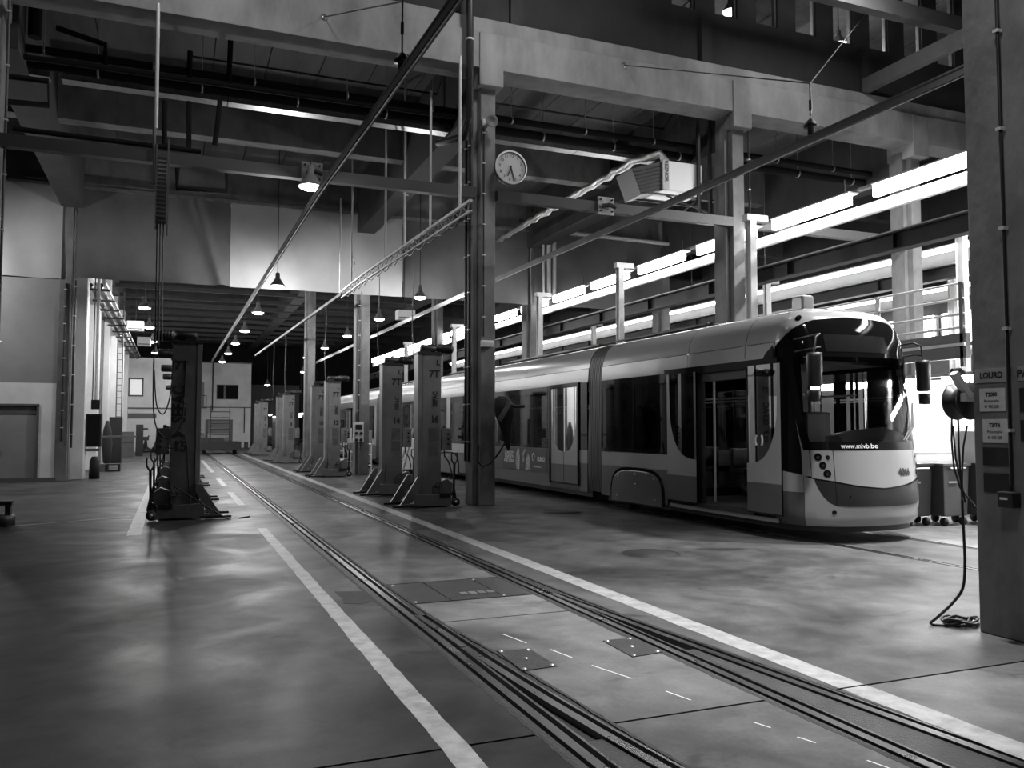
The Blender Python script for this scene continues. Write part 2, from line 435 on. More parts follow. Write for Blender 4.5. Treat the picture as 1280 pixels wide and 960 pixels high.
# ================================================================== COLUMNS
def column(x, y, lab, zt=9.0, cap=True, m=M_concC, loc_only=False):
    t = thing('concrete_column', lab, 'column', (x, y, 0))
    # H-shaped section seen edge on: two flanges and a recessed web
    box(x, x + .33, y, y + .17, 0, zt).build('column_face', m, t, bevel=.012)
    box(x - .11, x + .36, y + .17, y + .62, 0, zt).build('shaft', m, t, bevel=.012)
    if cap: box(x - .10, x + .44, y - .20, y + .70, 8.78, 9.9).build('capital', M_conc, t, bevel=.02)
    return t
colA = column(5.88, 16.22, 'concrete column that carries the round clock')
def ccopy(x, y, lab): return dup(colA, (x, y, 0), lab)
colB = ccopy(5.90, 28.4, 'far concrete column with a socket box, rising between lifting posts 12 and 14')
colC = ccopy(5.90, 40.4, 'thin far concrete column behind the distant lifting posts')
colD = ccopy(12.3, 16.22, 'concrete column rising behind the tram roof beside its front door')
colE = ccopy(12.3, 28.4, 'pale lit concrete column behind the tram roof, with bent pipes over its top')
colF = ccopy(12.3, 40.4, 'farthest lit column behind the tram roof, between the lifting posts')
colG = ccopy(18.05, 16.22, 'lit column behind the walkway railing near the right edge')
colH = ccopy(18.05, 28.4, 'short lit column between the roof beams, left of the door column')
colI = ccopy(-3.3, 28.4, 'stained concrete column beside the grey double door')
colJ = ccopy(-3.25, 16.22, 'concrete column at the left edge of the picture')
colK = ccopy(-3.3, 40.4, 'far left concrete column against the white wall')
# right foreground column: broad, its left face covered with signs
t = thing('concrete_column', 'massive concrete column in the right foreground carrying the paper signs', 'column', (5.9, 4.3, 0))
box(5.9, 6.75, 3.3, 4.76, 0, 11).build('shaft', M_concC, t, bevel=.012)
colR = t

# ================================================================== GIRDERS AND CEILING
def trim(mb, n, m, bevel=0): return struct(mb, 'trim_%d' % n, m, bevel)
g = MB()
g.box(-16, 34, 16.05, 16.75, 9.15, 9.92)
trim(g, 1, M_conc, .01)
g = MB(); g.box(-16, 34, 16.12, 16.75, 9.92, 10.25)
trim(g, 2, M_conc)
# corbels on the near girder
for i, x in enumerate((6.7, 11.6, 12.35, 17.9)):
    pass
# wall over the girder with window openings
uw = MB()
WX = [(10.69 - 1.22 * 1 + 1.22 * i, 11.35 - 1.22 + 1.22 * i) for i in range(0, 14)]
uw.box(-16, WX[0][0], 16.3, 16.5, 10.25, 16)
for i, (a, b) in enumerate(WX):
    uw.box(a, b, 16.3, 16.5, 10.25, 11.58)
    nx = WX[i + 1][0] if i < 13 else 34
    uw.box(b, nx, 16.3, 16.5, 10.25, 16)
    uw.box(a, b, 16.3, 16.5, 14.2, 16)
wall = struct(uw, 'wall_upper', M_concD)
for i, (a, b) in enumerate(WX):
    t = thing('window_%d' % (i + 1), None, None, (a, 16.4, 11.58), kind='structure')
    f = MB(); f.box(a, a + .04, 16.36, 16.46, 11.58, 14.2).box(b - .05, b, 16.36, 16.46, 11.58, 14.2).box(a, b, 16.36, 16.46, 11.58, 11.63).box(a, b, 16.36, 16.46, 14.14, 14.2)
    f.build('window_frame', M_grey, t)
    MB().add([(a, 16.41, 11.6), (b, 16.41, 11.6), (b, 16.41, 14.2), (a, 16.41, 14.2)], [(0, 1, 2, 3)]).build('pane', M_glassC, t, fix=False)
# vertical wall ribs
for x in (6.55, 11.45, 16.4, 1.7, -3.2):
    trim(box(x, x + .28, 16.18, 16.32, 10.25, 11.4 if x > 9 else 15), 3, M_concD)
# upstairs room behind the windows: ceiling boards and lamps
struct(box(8, 30, 26, 26.3, 10.6, 16), 'wall_upstairs', M_concD)
for i in range(26):
    box(-6 + i * 1.5, -6 + i * 1.5 + 1.42, 16.6, 26, 15.2, 15.35).build('ceiling_plank', M_conc, wall)
struct(box(-16, 34, 16.5, 28.5, 10.45, 10.6), 'floor_upstairs', M_concD)
LAMPS = []
# ceiling of the workshop behind the girder
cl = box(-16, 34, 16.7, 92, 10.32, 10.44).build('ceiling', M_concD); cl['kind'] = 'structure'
for b_, (y0, y1) in enumerate(((16.78, 21.95), (22.5, 28.2), (28.8, 34.4), (34.9, 40.2))):
    for i in range(24 if b_ < 2 else 18):
        x = -6.5 + i * 1.2
        box(x + .012, x + 1.188, y0, y1, 10.2, 10.31).build('ceiling_plank', M_plank, cl)
n = 4
for y in (22.0, 28.5, 34.5, 40.5, 46.5, 52.5, 58.5, 64.5, 70.5, 76.5):
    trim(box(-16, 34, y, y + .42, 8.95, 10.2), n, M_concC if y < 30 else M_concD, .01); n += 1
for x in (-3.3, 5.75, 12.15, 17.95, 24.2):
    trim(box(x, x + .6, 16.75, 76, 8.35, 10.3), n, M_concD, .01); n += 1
# low ribs across the farther bays
for k in range(9):
    y = 43.5 + 3 * k
    trim(box(-4, 12, y, y + .12, 8.3, 8.5), n, M_concD)
n += 1
# ================================================================== WALLS
struct(box(-16.3, -16, -3, 92, 0, 16), 'wall_left_outer', M_wallG)
struct(box(34, 34.3, -3, 92, 0, 16), 'wall_right', M_wallG)
struct(box(-16, 34, 91.7, 92, 0, 12), 'wall_back', M_concD)
struct(box(-16.3, 34.3, -3.3, -3, 0, 16), 'wall_front', M_concD)
struct(box(-16.3, 34.3, -3.3, 16.3, 16, 16.3), 'ceiling_near', M_concD)
# hanging partition sheet at the second girder (ends above head height)
t = thing('partition_sheet', 'large pale sheet partition hanging below the second girder', 'partition', (-2.9, 28.32, 6.2))
def sheet(x0, x1, z0, z1, seed, y=28.34, fold=False):
    random.seed(seed); nx = 90; nz = 14; vs = []
    amp = [random.uniform(.5, 1.5) for _ in range(6)]
    for j in range(nz + 1):
        for i in range(nx + 1):
            x = x0 + (x1 - x0) * i / nx; z = z0 + (z1 - z0) * j / nz
            k = 1 - .6 * j / nz
            dy = .05 * k * (sin(x * 2.1 * amp[0] + z * .6) + .6 * sin(x * 4.7 + amp[1] * z) + .5 * sin(x * 1.1 - z * 1.3 * amp[2]))
            if fold: dy -= .22 * math.exp(-((x - (1.35 - (z - 6.2) * .32)) / .16) ** 2)
            vs.append((x, y + dy, z))
    m = MB(); m.add(vs, [(j * (nx + 1) + i, j * (nx + 1) + i + 1, (j + 1) * (nx + 1) + i + 1, (j + 1) * (nx + 1) + i) for j in range(nz) for i in range(nx)], True)
    return m
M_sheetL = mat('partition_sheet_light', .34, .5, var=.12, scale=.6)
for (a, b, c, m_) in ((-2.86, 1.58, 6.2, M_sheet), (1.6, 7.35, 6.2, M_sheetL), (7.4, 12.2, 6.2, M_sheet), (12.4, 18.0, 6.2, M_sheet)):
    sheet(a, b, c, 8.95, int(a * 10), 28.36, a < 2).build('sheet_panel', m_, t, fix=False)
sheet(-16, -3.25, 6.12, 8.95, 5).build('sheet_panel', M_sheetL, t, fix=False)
for x in (7.38,): box(x, x + .05, 28.28, 28.32, 6.2, 8.95).build('batten', M_dsteel, t)
box(-16, 18, 28.2, 28.3, 8.93, 9.02).build('top_rail', M_galv, t)
# left cross wall with the double door
w = MB(); w.box(-16, -3.25, 28.45, 28.8, 2.95, 6.12)
wl = struct(w, 'wall_left', M_wallG)
struct(MB().box(-16, -5.9, 28.45, 28.8, 0, 2.95).box(-5.9, -3.75, 28.45, 28.8, 2.28, 2.95).box(-3.75, -3.25, 28.45, 28.8, 0, 2.95), 'wall_left', M_wallW)
paintm = M_wallW
d = thing('door_1', None, None, (-4.8, 28.5, 0), kind='structure')
box(-5.88, -4.86, 28.5, 28.56, 0.02, 2.0).build('door_leaf', M_wallG, d); box(-4.84, -3.78, 28.5, 28.56, 0.02, 2.0).build('door_leaf', M_wallG, d)
box(-5.9, -3.76, 28.48, 28.6, 2.02, 2.26).build('door_header', M_grey, d)
box(-3.80, -3.74, 28.40, 28.5, 0, 2.28).build('door_frame', M_grey, d); box(-5.9, -3.74, 28.40, 28.5, 2.26, 2.32).build('door_frame', M_grey, d)
MB().tube([(-4.92, 28.46, 1.0), (-4.80, 28.42, 1.0), (-4.72, 28.44, 1.0)], .018).build('door_handle', M_black, d)
struct(box(-16, -3.25, 28.38, 28.46, 0, .12), 'baseboard_left', M_grey)
# white side wall beyond, with pilasters
w = MB(); w.box(-3.6, -3.3, 29, 62, 0, 8.9)
struct(w, 'wall_side', M_wallW)
for i, y in enumerate((29.2, 35.5, 41.0, 46.5, 52.0, 57.5)):
    trim(box(-3.3, -2.72 if i else -2.6, y, y + .75, 0, 8.9), n + i, M_wallW, .01)
n += 7
struct(box(-3.3, -2.75, 29.9, 62, 6.7, 7.3), 'trim_40', M_wallW)
# far white wall and the two-storey cabin block
w = MB(); w.box(-3.6, .55, 62, 62.3, 0, 6.4)
fw = struct(w, 'wall_far', M_wallW)
struct(box(-3.6, .55, 61.95, 62.02, 2.9, 3.0), 'trim_41', M_grey)
t = thing('window_20', None, None, (-2.6, 62, 3), kind='structure')
f = MB(); f.box(-2.90, -2.80, 61.92, 62.0, 3.8, 5.0).box(-2.05, -1.95, 61.92, 62.0, 3.8, 5.0).box(-2.9, -1.95, 61.92, 62, 3.75, 3.85).box(-2.9, -1.95, 61.92, 62, 4.9, 5.0)
f.build('window_frame', M_grey, t)
box(-2.8, -2.05, 61.94, 61.98, 3.85, 4.9).build('pane', mat('lit_pane', .9, .5, emit=.3), t)
b = thing('cabin_block', 'white two-storey office cabin at the far end of the middle track', 'building', (3.2, 72, 0))
box(.4, 5.9, 72, 80, 0, 6.9).build('wall', M_wallW, b)
box(.35, 5.95, 71.9, 80, 6.9, 7.0).build('roof_edge', M_grey, b)
box(.4, 5.9, 71.93, 72, 3.25, 3.33).build('floor_band', M_grey, b)
wf = box(3.2, 4.9, 71.92, 72, 3.95, 5.15).build('window', M_grey, b)
box(3.25, 3.75, 71.88, 71.94, 4.0, 5.1).build('pane', M_pipe, wf); box(3.9, 4.85, 71.88, 71.94, 4.0, 5.1).build('pane', M_pipe, wf)
box(1.0, 2.25, 71.94, 72, 3.33, 5.3).build('upper_door', M_wallG, b)
box(2.4, 4.5, 71.94, 72, 0, 2.3).build('ground_door', M_grey, b)
box(2.6, 4.3, 71.9, 71.95, 0, 2.2).build('ground_door_leaf', M_wallG, b)
MB().tube([(2.9, 71.9, 6.9), (2.9, 71.9, 3.0)], .05).build('down_pipe', M_dsteel, b)
MB().tube([(5.4, 71.9, 3.3), (5.4, 71.9, 1.2)], .04).build('down_pipe', M_dsteel, b)
mb = MB()
for i in range(9): mb.box(1.0 + i * .17, 1.25 + i * .17, 70.9, 71.8, 3.1 - i * .33, 3.16 - i * .33)
mb.build('stair_flight', M_dsteel, b)
MB().tube([(.6, 70.9, 3.2), (2.4, 70.9, 3.2), (2.4, 70.9, 4.2), (.6, 70.9, 4.2)], .03).build('stair_railing', M_dsteel, b)
# ground-floor partition wall behind the bins on the right, lit bay
w = thing('partition_wall', 'white panelled partition wall behind the wheeled bins', 'partition', (14, 10, 0))
for i in range(9):
    box(14.0, 14.06, 3.2 + i * 1.2, 4.385 + i * 1.2, 0, 2.55).build('panel', M_wallW, w)
struct(box(26, 26.3, 0, 60, 0, 9), 'wall_bay', M_concD)

# ================================================================== OVERHEAD SERVICES
# square cross tube between the columns
t = thing('cross_tube', 'long grey square steel tube spanning the hall below the girder, carrying the two clamp plates', 'beam', (2.5, 16.25, 6.4))
box(-2.84, 5.76, 16.15, 16.33, 6.40, 6.62).build('tube', M_greyD, t)
box(6.25, 12.26, 16.15, 16.33, 6.40, 6.62).build('tube', M_greyD, t)
box(12.7, 17.9, 16.15, 16.33, 6.40, 6.62).build('tube', M_greyD, t)
for x in (2.38, 8.8):
    p = box(x - .2, x + .2, 16.10, 16.14, 6.33, 6.72).build('clamp_plate', M_galv, t)
    mb = MB()
    for dx in (-.14, .14):
        for dz in (6.40, 6.66): mb.lathe([(.001, 16.06), (.02, 16.06), (.02, 16.1)], (x + dx, 0, dz), 8, 'y')
    mb.build('bolt', M_dsteel, p)
    MB().tube([(x - .12, 16.05, 6.5), (x + .05, 16.0, 6.52), (x + .18, 16.0, 6.48)], .05).build('clamp', M_black, t)

# rigid overhead conductor bars
def conductor(pts, lab, zz=5.75):
    t = thing('overhead_conductor_bar', lab, 'conductor bar', (pts[0][0], pts[0][1], zz))
    for i, (a, b) in enumerate(zip(pts, pts[1:])):
        mb = MB()
        A = (a[0], a[1], zz); B = (b[0], b[1], zz)
        mb.bar((A[0], A[1], zz + .05), (B[0], B[1], zz + .05), .085, .025)
        mb.bar((A[0] - .028, A[1], zz), (B[0] - .028, B[1], zz), .014, .10)
        mb.bar((A[0] + .028, A[1], zz), (B[0] + .028, B[1], zz), .014, .10)
        mb.build('profile', M_grey, t)
        MB().tube([(A[0], A[1], zz - .055), (B[0], B[1], zz - .055)], .012, 6).build('contact_wire', M_galv, t)
    return t
conductor([(2.62, 1), (2.46, 7.5), (2.30, 14.5), (2.28, 18.7), (2.14, 55)], 'grey overhead conductor bar running above the empty middle track')
conductor([(8.5, 1), (8.44, 6.8), (8.42, 14), (8.3, 20.4), (8.3, 58)], 'grey overhead conductor bar running above the tram')
cb = conductor([(15.2, 20), (15.2, 58)], 'distant overhead conductor bar of the next bay')
for y in (22.2, 34.7, 46.7): MB().tube([(15.2, y, 5.8), (15.2, y, 9.0)], .012, 6).build('hanger_rod', M_dsteel, cb)
def node(x, y, z, att, top, lab):
    t = thing('suspension_wire', lab, 'wire', (x, y, z))
    MB().tube([att, (x, y, z)], .012, 6).build('stay_wire', M_cable, t)
    MB().tube([(x, y, z), top], .010, 6).build('stay_wire', M_cable, t)
    MB().tube([(x, y, z), (x, y, 5.98)], .012, 6).tube([(x, y, z - .25), (x, y, z - .40)], .022, 6).build('turnbuckle', M_cable, t)
    MB().lathe([(.015, 6.06), (.05, 6.03), (.10, 5.96), (.10, 5.93), (.05, 5.93), (.05, 5.82), (.02, 5.80)], (x, y, 0), 16).build('insulator', M_dsteel, t)
    MB().lathe([(.001, 16.02), (.06, 16.02), (.06, 16.05)], (att[0], 0, att[2]), 14, 'y').build('wall_anchor', M_galv, t)
node(8.43, 9.3, 6.58, (9.24, 16.03, 9.76), (16.6, 16.1, 12.5), 'black stay wires meeting over the tram conductor bar')
node(2.43, 9.45, 6.68, (2.56 - .0, 16.03, 9.6), (2.43, 9.45, 12.0), 'black stay wire with insulator over the middle track conductor bar')
# beam stubs under the upper wall
struct(box(16.3, 16.5, 6, 16.1, 10.25, 10.6), 'trim_50', M_grey)
struct(box(12, 30, 13.9, 14.15, 11.05, 11.4), 'trim_51', M_grey)

# ladder-like cable carrier hanging on rods
cp = [(5.10, 14.6), (4.95, 18.9), (4.82, 22.8), (4.80, 26.0)]
t = thing('cable_carrier', 'pale latticed cable carrier hung on white rods beside the clock column', 'cable tray', (5, 15, 5.75))
for a, b in zip(cp, cp[1:]):
    MB().bar((a[0], a[1], 5.88), (b[0], b[1], 5.88), .06, .05).build('top_rail', M_steel, t)
    MB().bar((a[0], a[1], 5.68), (b[0], b[1], 5.68), .05, .035).build('bottom_rail', M_steel, t)
mb = MB(); N_ = 52
for i in range(N_):
    y = 14.6 + i * 11.4 / N_; y2 = y + 11.4 / N_; x = ipl(cp, y); x2 = ipl(cp, y2)
    mb.bar((x, y, 5.70 if i % 2 else 5.86), (x2, y2, 5.86 if i % 2 else 5.70), .02, .02)
mb.build('lacing', M_galv, t)
for y, zt in ((15.2, 8.9), (17.0, 8.9), (18.9, 10.1), (20.6, 10.1), (24.5, 10.1), (26.3, 8.9)):
    x = ipl(cp, y); MB().tube([(x, y, 5.85), (x, y, zt)], .028, 8).build('hanger_rod', M_steel, t)
MB().tube([(4.95, 18.6, 7.0), (5.6, 21.5, 7.9)], .015, 6).build('brace', M_steel, t)
MB().tube([(4.85, 24.2, 6.4), (5.3, 27.0, 7.3)], .015, 6).build('brace', M_steel, t)
MB().bar((4.80, 26.0, 5.8), (4.31, 50, 5.8), .07, .09).build('runner_rail', M_grey, t)
# festoon cable loops under the carrier
mb = MB(); pts = []
for i in range(61):
    u = i / 60; y = 15 + 10 * u; pts.append((ipl(cp, y) - .05, y, 5.63 - .10 * abs(sin(u * pi * 14))))
mb.tube(pts, .016, 6); mb.build('festoon_cable', M_cable, t)
# thin cables dropping to the lifting posts
DROPS = [(5.0, 18.2, 3.2, 'thin cable dropping behind the top of the nearest right lifting post'), (4.9, 21.2, 3.2, 'thin cable dropping to the second right lifting post'),
         (4.75, 28.6, 3.2, 'thin cable dropping to the third right lifting post'), (4.7, 32.2, 3.2, 'thin cable dropping to the fourth right lifting post'),
         (4.55, 38.0, 3.2, 'thin cable dropping to the lifting posts near the end of the row'), (4.5, 42.0, 3.2, 'farther thin cable dropping behind the lifting posts')]
CPX = [(5.10, 14.6), (4.95, 18.9), (4.82, 22.8), (4.80, 26.0), (4.31, 50)]
for x, y, z, lab in DROPS:
    pts = [(ipl(CPX, y) + .02 * sin(k * .9), y, 5.78 - (5.78 - z) * k / 8) for k in range(9)]
    solo(MB().tube(pts, .011, 6), 'hanging_cable', M_grey, lab, 'cable', 'cables dropping to the lifting posts')

# trays and pipes crossing under the ceiling
def pipe(name, pts, r, m, lab, n=10, brackets=None, zb=10.2):
    t = thing(name, lab, 'pipe' if 'pipe' in name or 'duct' in name else 'cable tray', pts[0])
    MB().tube(pts, r, n).build('pipe_run', m, t)
    if brackets:
        for x in brackets:
            MB().tube([(x, pts[0][1], pts[0][2]), (x, pts[0][1], zb)], .008, 5).build('hanger_rod', M_galv, t)
            MB().lathe([(r + .006, x - .02), (r + .012, x - .02), (r + .012, x + .02), (r + .006, x + .02)], (0, pts[0][1], pts[0][2]), 12, 'x').build('pipe_clip', M_galv, t)
    return t
xs = [-2.4 + 1.9 * i for i in range(12)]
pipe('ceiling_pipe', [(-6, 17.5, 8.70), (19, 17.5, 8.70)], .075, M_pipe, 'upper thick black pipe crossing the hall under the ceiling', brackets=xs)
pipe('ceiling_pipe', [(-6, 17.75, 8.52), (19, 17.75, 8.52)], .10, M_pipe, 'lower thick black pipe running close above the galvanised tray', brackets=[x + .9 for x in xs])
pipe('ceiling_pipe', [(-6, 17.3, 8.35), (-2.2, 17.3, 8.45), (5.6, 17.3, 8.5)], .05, M_pipe, 'thin black pipe running just beside the galvanised tray')
pipe('ceiling_pipe', [(0.2, 19, 9.66), (13, 19, 9.70)], .028, M_dsteel, 'thin dark pipe high under the ceiling planks')
pipe('ceiling_pipe', [(-2.75, 16.75, 6.9), (.38, 16.75, 6.88)], .05, M_pipe, 'short black pipe lying just above the square cross tube at left')
ct = thing('cable_tray', 'long galvanised cable tray crossing the hall under the black pipes', 'cable tray', (2, 18, 8.36))
for x0, x1 in ((-4.2, -2.35), (-2.15, .9), (.92, 3.9), (3.92, 5.7), (6.2, 9.0), (9.02, 11.2)):
    m_ = MB(); m_.box(x0, x1, 17.9, 18.2, 8.36, 8.38).box(x0, x1, 17.9, 17.91, 8.36, 8.47).box(x0, x1, 18.19, 18.2, 8.36, 8.47)
    m_.build('tray_section', M_galv, ct)
for i, pts in enumerate([[(-4.0, 8.07), (-2.31, 8.10), (-2.29, 7.64), (-4.0, 7.57)], [(-.29, 8.03), (-.28, 7.16), (.17, 7.13), (.16, 8.08)],
          [(-.03, 6.8), (-.03, 6.32), (.9, 6.35), (.9, 6.8)], [(.74, 8.2), (.70, 7.7), (.65, 7.25)], [(-2.55, 8.9), (-2.55, 9.6)], [(-2.2, 9.15), (-1.36, 8.97), (-1.36, 8.6)],
          [(.15, 8.6), (.16, 9.1)], [(.9, 8.6), (.92, 9.5)]]):
    solo(MB().tube([(x, 17.45, z) for x, z in pts], .055 if i != 4 else .12, 10), 'ceiling_pipe', M_pipe,
         ['black pipe loop at the far left under the ceiling', 'black U-shaped pipe hanging behind the white rod', 'low black U-shaped pipe below the square cross tube',
          'short slanted black pipe stub between cable tray and cross tube', 'thick black riser at the top left corner', 'bent black pipe elbow at the top left',
          'short black riser on the black pipe behind the rod', 'tall black riser left of the front lamp'][i], 'pipe')
# foil duct and heater
pipe('foil_duct', [(10.6 + .03 * sin(k * 2.1), 27.5 - k * .33, 8.3 + .03 * sin(k * 3.7)) for k in range(30)] + [(10.6, 17.5, 8.22), (10.9, 17.2, 8.3), (11.0, 17.1, 8.08)], .095, M_silver, 'crinkled silver foil duct running back from the unit heater', 14)
t = thing('unit_heater', 'white box heater with black louvres on brackets beside the second column', 'heater', (11.3, 17, 6.9))
box(10.78, 11.91, 16.9, 17.75, 7.32, 8.05).build('casing', M_white, t, bevel=.02)
box(10.78, 10.95, 16.885, 16.9, 7.33, 8.04).build('side_strip', M_paper, t)
text('REZNOR', (10.87, 16.875, 7.78), (0, 0, -1), (1, 0, 0), .13, M_ink, t)
box(11.75, 11.88, 16.885, 16.9, 7.38, 7.6).build('rating_plate', M_grey, t)
hd = MB(); hd.add([(10.78, 16.95, 7.32), (10.78, 17.7, 7.32), (10.78, 17.7, 8.02), (10.78, 16.95, 8.02), (10.2, 16.95, 7.15), (10.2, 17.7, 7.15), (9.95, 17.7, 7.75), (9.95, 16.95, 7.75)],
                  [(0, 1, 5, 4), (1, 2, 6, 5), (2, 3, 7, 6), (3, 0, 4, 7), (4, 5, 6, 7), (0, 3, 2, 1)])
hood = hd.build('louvre_hood', M_black, t)
for i in range(7): MB().bar((10.22 - i * .035, 16.93, 7.2 + i * .08), (10.75, 16.93, 7.38 + i * .09), .02, .02).build('louvre', M_dsteel, hood)
mb = MB()
mb.bar((10.3, 16.95, 7.22), (12.3, 16.95, 7.22), .04, .04).bar((10.3, 17.6, 7.22), (12.3, 17.6, 7.22), .04, .04).bar((10.9, 16.95, 7.2), (12.2, 16.5, 6.65), .035, .035).bar((11.8, 16.95, 7.2), (11.0, 16.5, 6.65), .035, .035)
mb.build('bracket_truss', M_dsteel, t)
for x in (11.72, 12.05): box(x, x + .07, 16.8, 16.87, 6.6, 9.2).build('support_post', M_dsteel, t)

# strip light rows, runway beams and posts of the tram bay
def light_row(X, y0, y1, zb, m, lab, pitch=3.0, ln=2.35, ch=True):
    t = thing('strip_light_row', lab, 'strip light', (X, y0, zb))
    y = y0
    while y < y1:
        box(X - (.20 if ch else .09), X - (.09 if ch else -.02), y, y + ln, zb + (-.02 if ch else .13), zb + .22).build('tube_lamp', m, t)
        box(X - .22, X + .05, y - .03, y + ln + .03, zb + .22, zb + .25).build('lamp_housing', M_steel, t)
        MB().tube([(X, y + .3, zb + .25), (X, y + .3, zb + .6)], .012, 6).build('hanger', M_dsteel, t)
        y += pitch
    if ch: box(X + .02, X + .12, y0 - .5, y1, zb - .27, zb - .045).build('white_trunking', M_white, t)
    if not ch: box(X + .05, X + .3, y0, y1, zb + .25, zb + .27).build('reflector_top', M_white, t); box(X + .28, X + .3, y0, y1, zb - .12, zb + .25).build('reflector_side', M_wallG, t)
    box(X - .02, X + .10, y0 - .5, y1, zb + .26, zb + .32).build('support_rail', M_grey, t)
    return t
light_row(12.92, 7.0, 58, 6.19, M_tube, 'bright row of strip lights over the tram, passing behind the second column')
light_row(18.75, 4, 58, 6.1, M_tube2, 'second row of strip lights, seen below the runway beam over the tram roof', 3.0, 2.97, ch=False)
light_row(24.0, 8, 58, 6.1, M_tube2, 'third and farthest row of strip lights across the bays', 3.0, 2.97, ch=False)
def ibeam(X, z0, z1, y0, y1, lab, m=M_dsteel):
    t = thing('runway_beam', lab, 'beam', (X, y0, z0))
    mb = MB(); mb.box(X - .13, X + .13, y0, y1, z0, z0 + .03).box(X - .13, X + .13, y0, y1, z1 - .03, z1).box(X - .015, X + .015, y0, y1, z0 + .03, z1 - .03)
    mb.build('beam_profile', m, t)
    box(X - .05, X + .05, y0, y1, z1, z1 + .05).build('crane_rail', M_galv, t)
    mb = MB(); y = y0 + 1
    while y < y1: mb.box(X - .11, X + .11, y, y + .02, z0 + .03, z1 - .03); y += 3
    mb.build('stiffener', m, t)
ibeam(12.95, 5.04, 5.40, 2, 60, 'dark runway beam below the bright strip lights over the tram')
ibeam(18.75, 5.5, 5.85, 2, 60, 'second dark runway beam below the second strip light row')
ibeam(23.6, 5.35, 5.68, 2, 60, 'third dark runway beam far across the bays')
def post(x, y, lab, zt=6.15, arm=True):
    t = thing('steel_post', lab, 'post', (x, y, 0), 'light steel posts of the tram bay')
    mb = MB(); mb.box(x - .08, x + .08, y, y + .02, 0, zt).box(x - .08, x + .08, y + .18, y + .2, 0, zt).box(x - .02, x + .02, y + .02, y + .18, 0, zt)
    mb.build('shaft', M_steel, t)
    if arm: box(x - .14, x + .42, y + .02, y + .2, zt, zt + .14).build('bracket_arm', M_steel, t)
    return t
p0 = post(11.68, 20.5, 'free-standing pale steel post with bracket arm rising above the middle of the tram roof')
for (x, y, lab) in ((11.68, 14.7, 'pale steel post standing right beside the second column'), (11.68, 26.1, 'pale steel post beside the far lit column with the bent pipes'),
                    (11.68, 32.3, 'pale steel post seen between the clock column and lifting post 16'), (11.68, 35.6, 'pale steel post seen left of lifting post 16'), (11.68, 44, 'distant pale steel post behind lifting post 14'),
                    (17.25, 21.0, 'low-looking pale post of the second bay over the tram bellows'), (19.2, 15.9, 'pale steel post right of the column behind the railing'),
                    (17.25, 32.7, 'pale post of the second bay left of the far lit column'), (17.0, 13.8, 'pale steel post rising behind the left part of the walkway railing')):
    dup(p0, (x, y, 0), lab)
# bent pipes over the far lit column
for i, dx in enumerate((0, .22, .44)):
    solo(MB().tube([(12.5 + dx, 27.7, 6.5), (12.5 + dx, 27.7, 8.45 - .0 * i), (12.6 + dx, 27.7, 8.65), (13.2 + dx, 27.7, 8.9), (18.6, 27.7 + .1 * i, 8.85)][:5 if i == 1 else 4], .075 if i else .04, 10), 'bent_pipe', M_steel,
         ['thin bent pipe over the far lit column', 'thick bent pipe running right from over the far lit column', 'short bent pipe over the far lit column'][i], 'pipe')

# ================================================================== PENDANT LAMPS
def lamp(loc, power, lab, first=[None], z_top=10.31, group='bell pendant lamps over the tracks'):
    x, y, z = loc
    t = thing('pendant_lamp', lab, 'lamp', loc, group)
    MB().lathe([(.02, z + .42), (.06, z + .40), (.07, z + .24), (.10, z + .20), (.19, z + .06), (.235, z), (.225, z), (.18, z + .05), (.09, z + .18), (.001, z + .19)], (x, y, 0), 24).build('shade', M_reflect, t)
    MB().lathe([(.001, z + .02), (.15, z + .02), (.195, z - .005), (.19, z - .03), (.12, z - .055), (.001, z - .065)], (x, y, 0), 20).build('glowing_lens', M_bulb, t)
    MB().tube([(x, y, z + .42), (x, y, z_top)], .014, 6).build('suspension_rod', M_dsteel, t)
    l = bpy.data.lights.new('lamp_light', 'POINT'); l.energy = power * (.34 if z < 8 else 1.0); l.shadow_soft_size = .07
    o = bpy.data.objects.new('lamp_light', l); C.objects.link(o); o.location = (x, y, z - .16)
lamp((2.30, 15.75, 6.14), 200, 'large bell lamp hanging beside the near conductor bar on the cross tube', z_top=6.7)
for i, (y, w) in enumerate(((25.9, 'nearest, in front of the pale sheet partition'), (32.2, 'second along the row'), (38.5, 'third along the row'), (44.4, 'fourth along the row'), (50.5, 'fifth along the row'), (57.0, 'farthest of the row'))):
    lamp((2.84, y, 5.9), 1700 if y < 26 else 900, 'bell pendant lamp over the middle track, ' + w)
for i, (y, w) in enumerate(((32.4, 'nearest and topmost'), (38.6, 'second'), (45, 'third'), (51.6, 'farthest and lowest'))):
    lamp((-1.05, y, 5.9), 850, 'bell pendant lamp of the left row, ' + w)
for i, (y, w) in enumerate(((26.4, 'nearest, left of the clock column'), (32.3, 'second, right of the far column'), (38.8, 'third'), (45.1, 'fourth'), (51.7, 'farthest'))):
    lamp((7.45, y, 5.9), 700 if y < 27 else 380, 'bell pendant lamp of the right row, ' + w)
lamp((-6.2, 26.2, 6.4), 1100, 'bell pendant lamp outside the left edge, in front of the door wall', z_top=8.9)
lamp((8.5, 60.5, 5.6), 120, 'tiny bell lamp far away right of the cabin block, upper'); lamp((6.6, 66, 4.9), 120, 'tiny bell lamp far away right of the cabin block, lower')
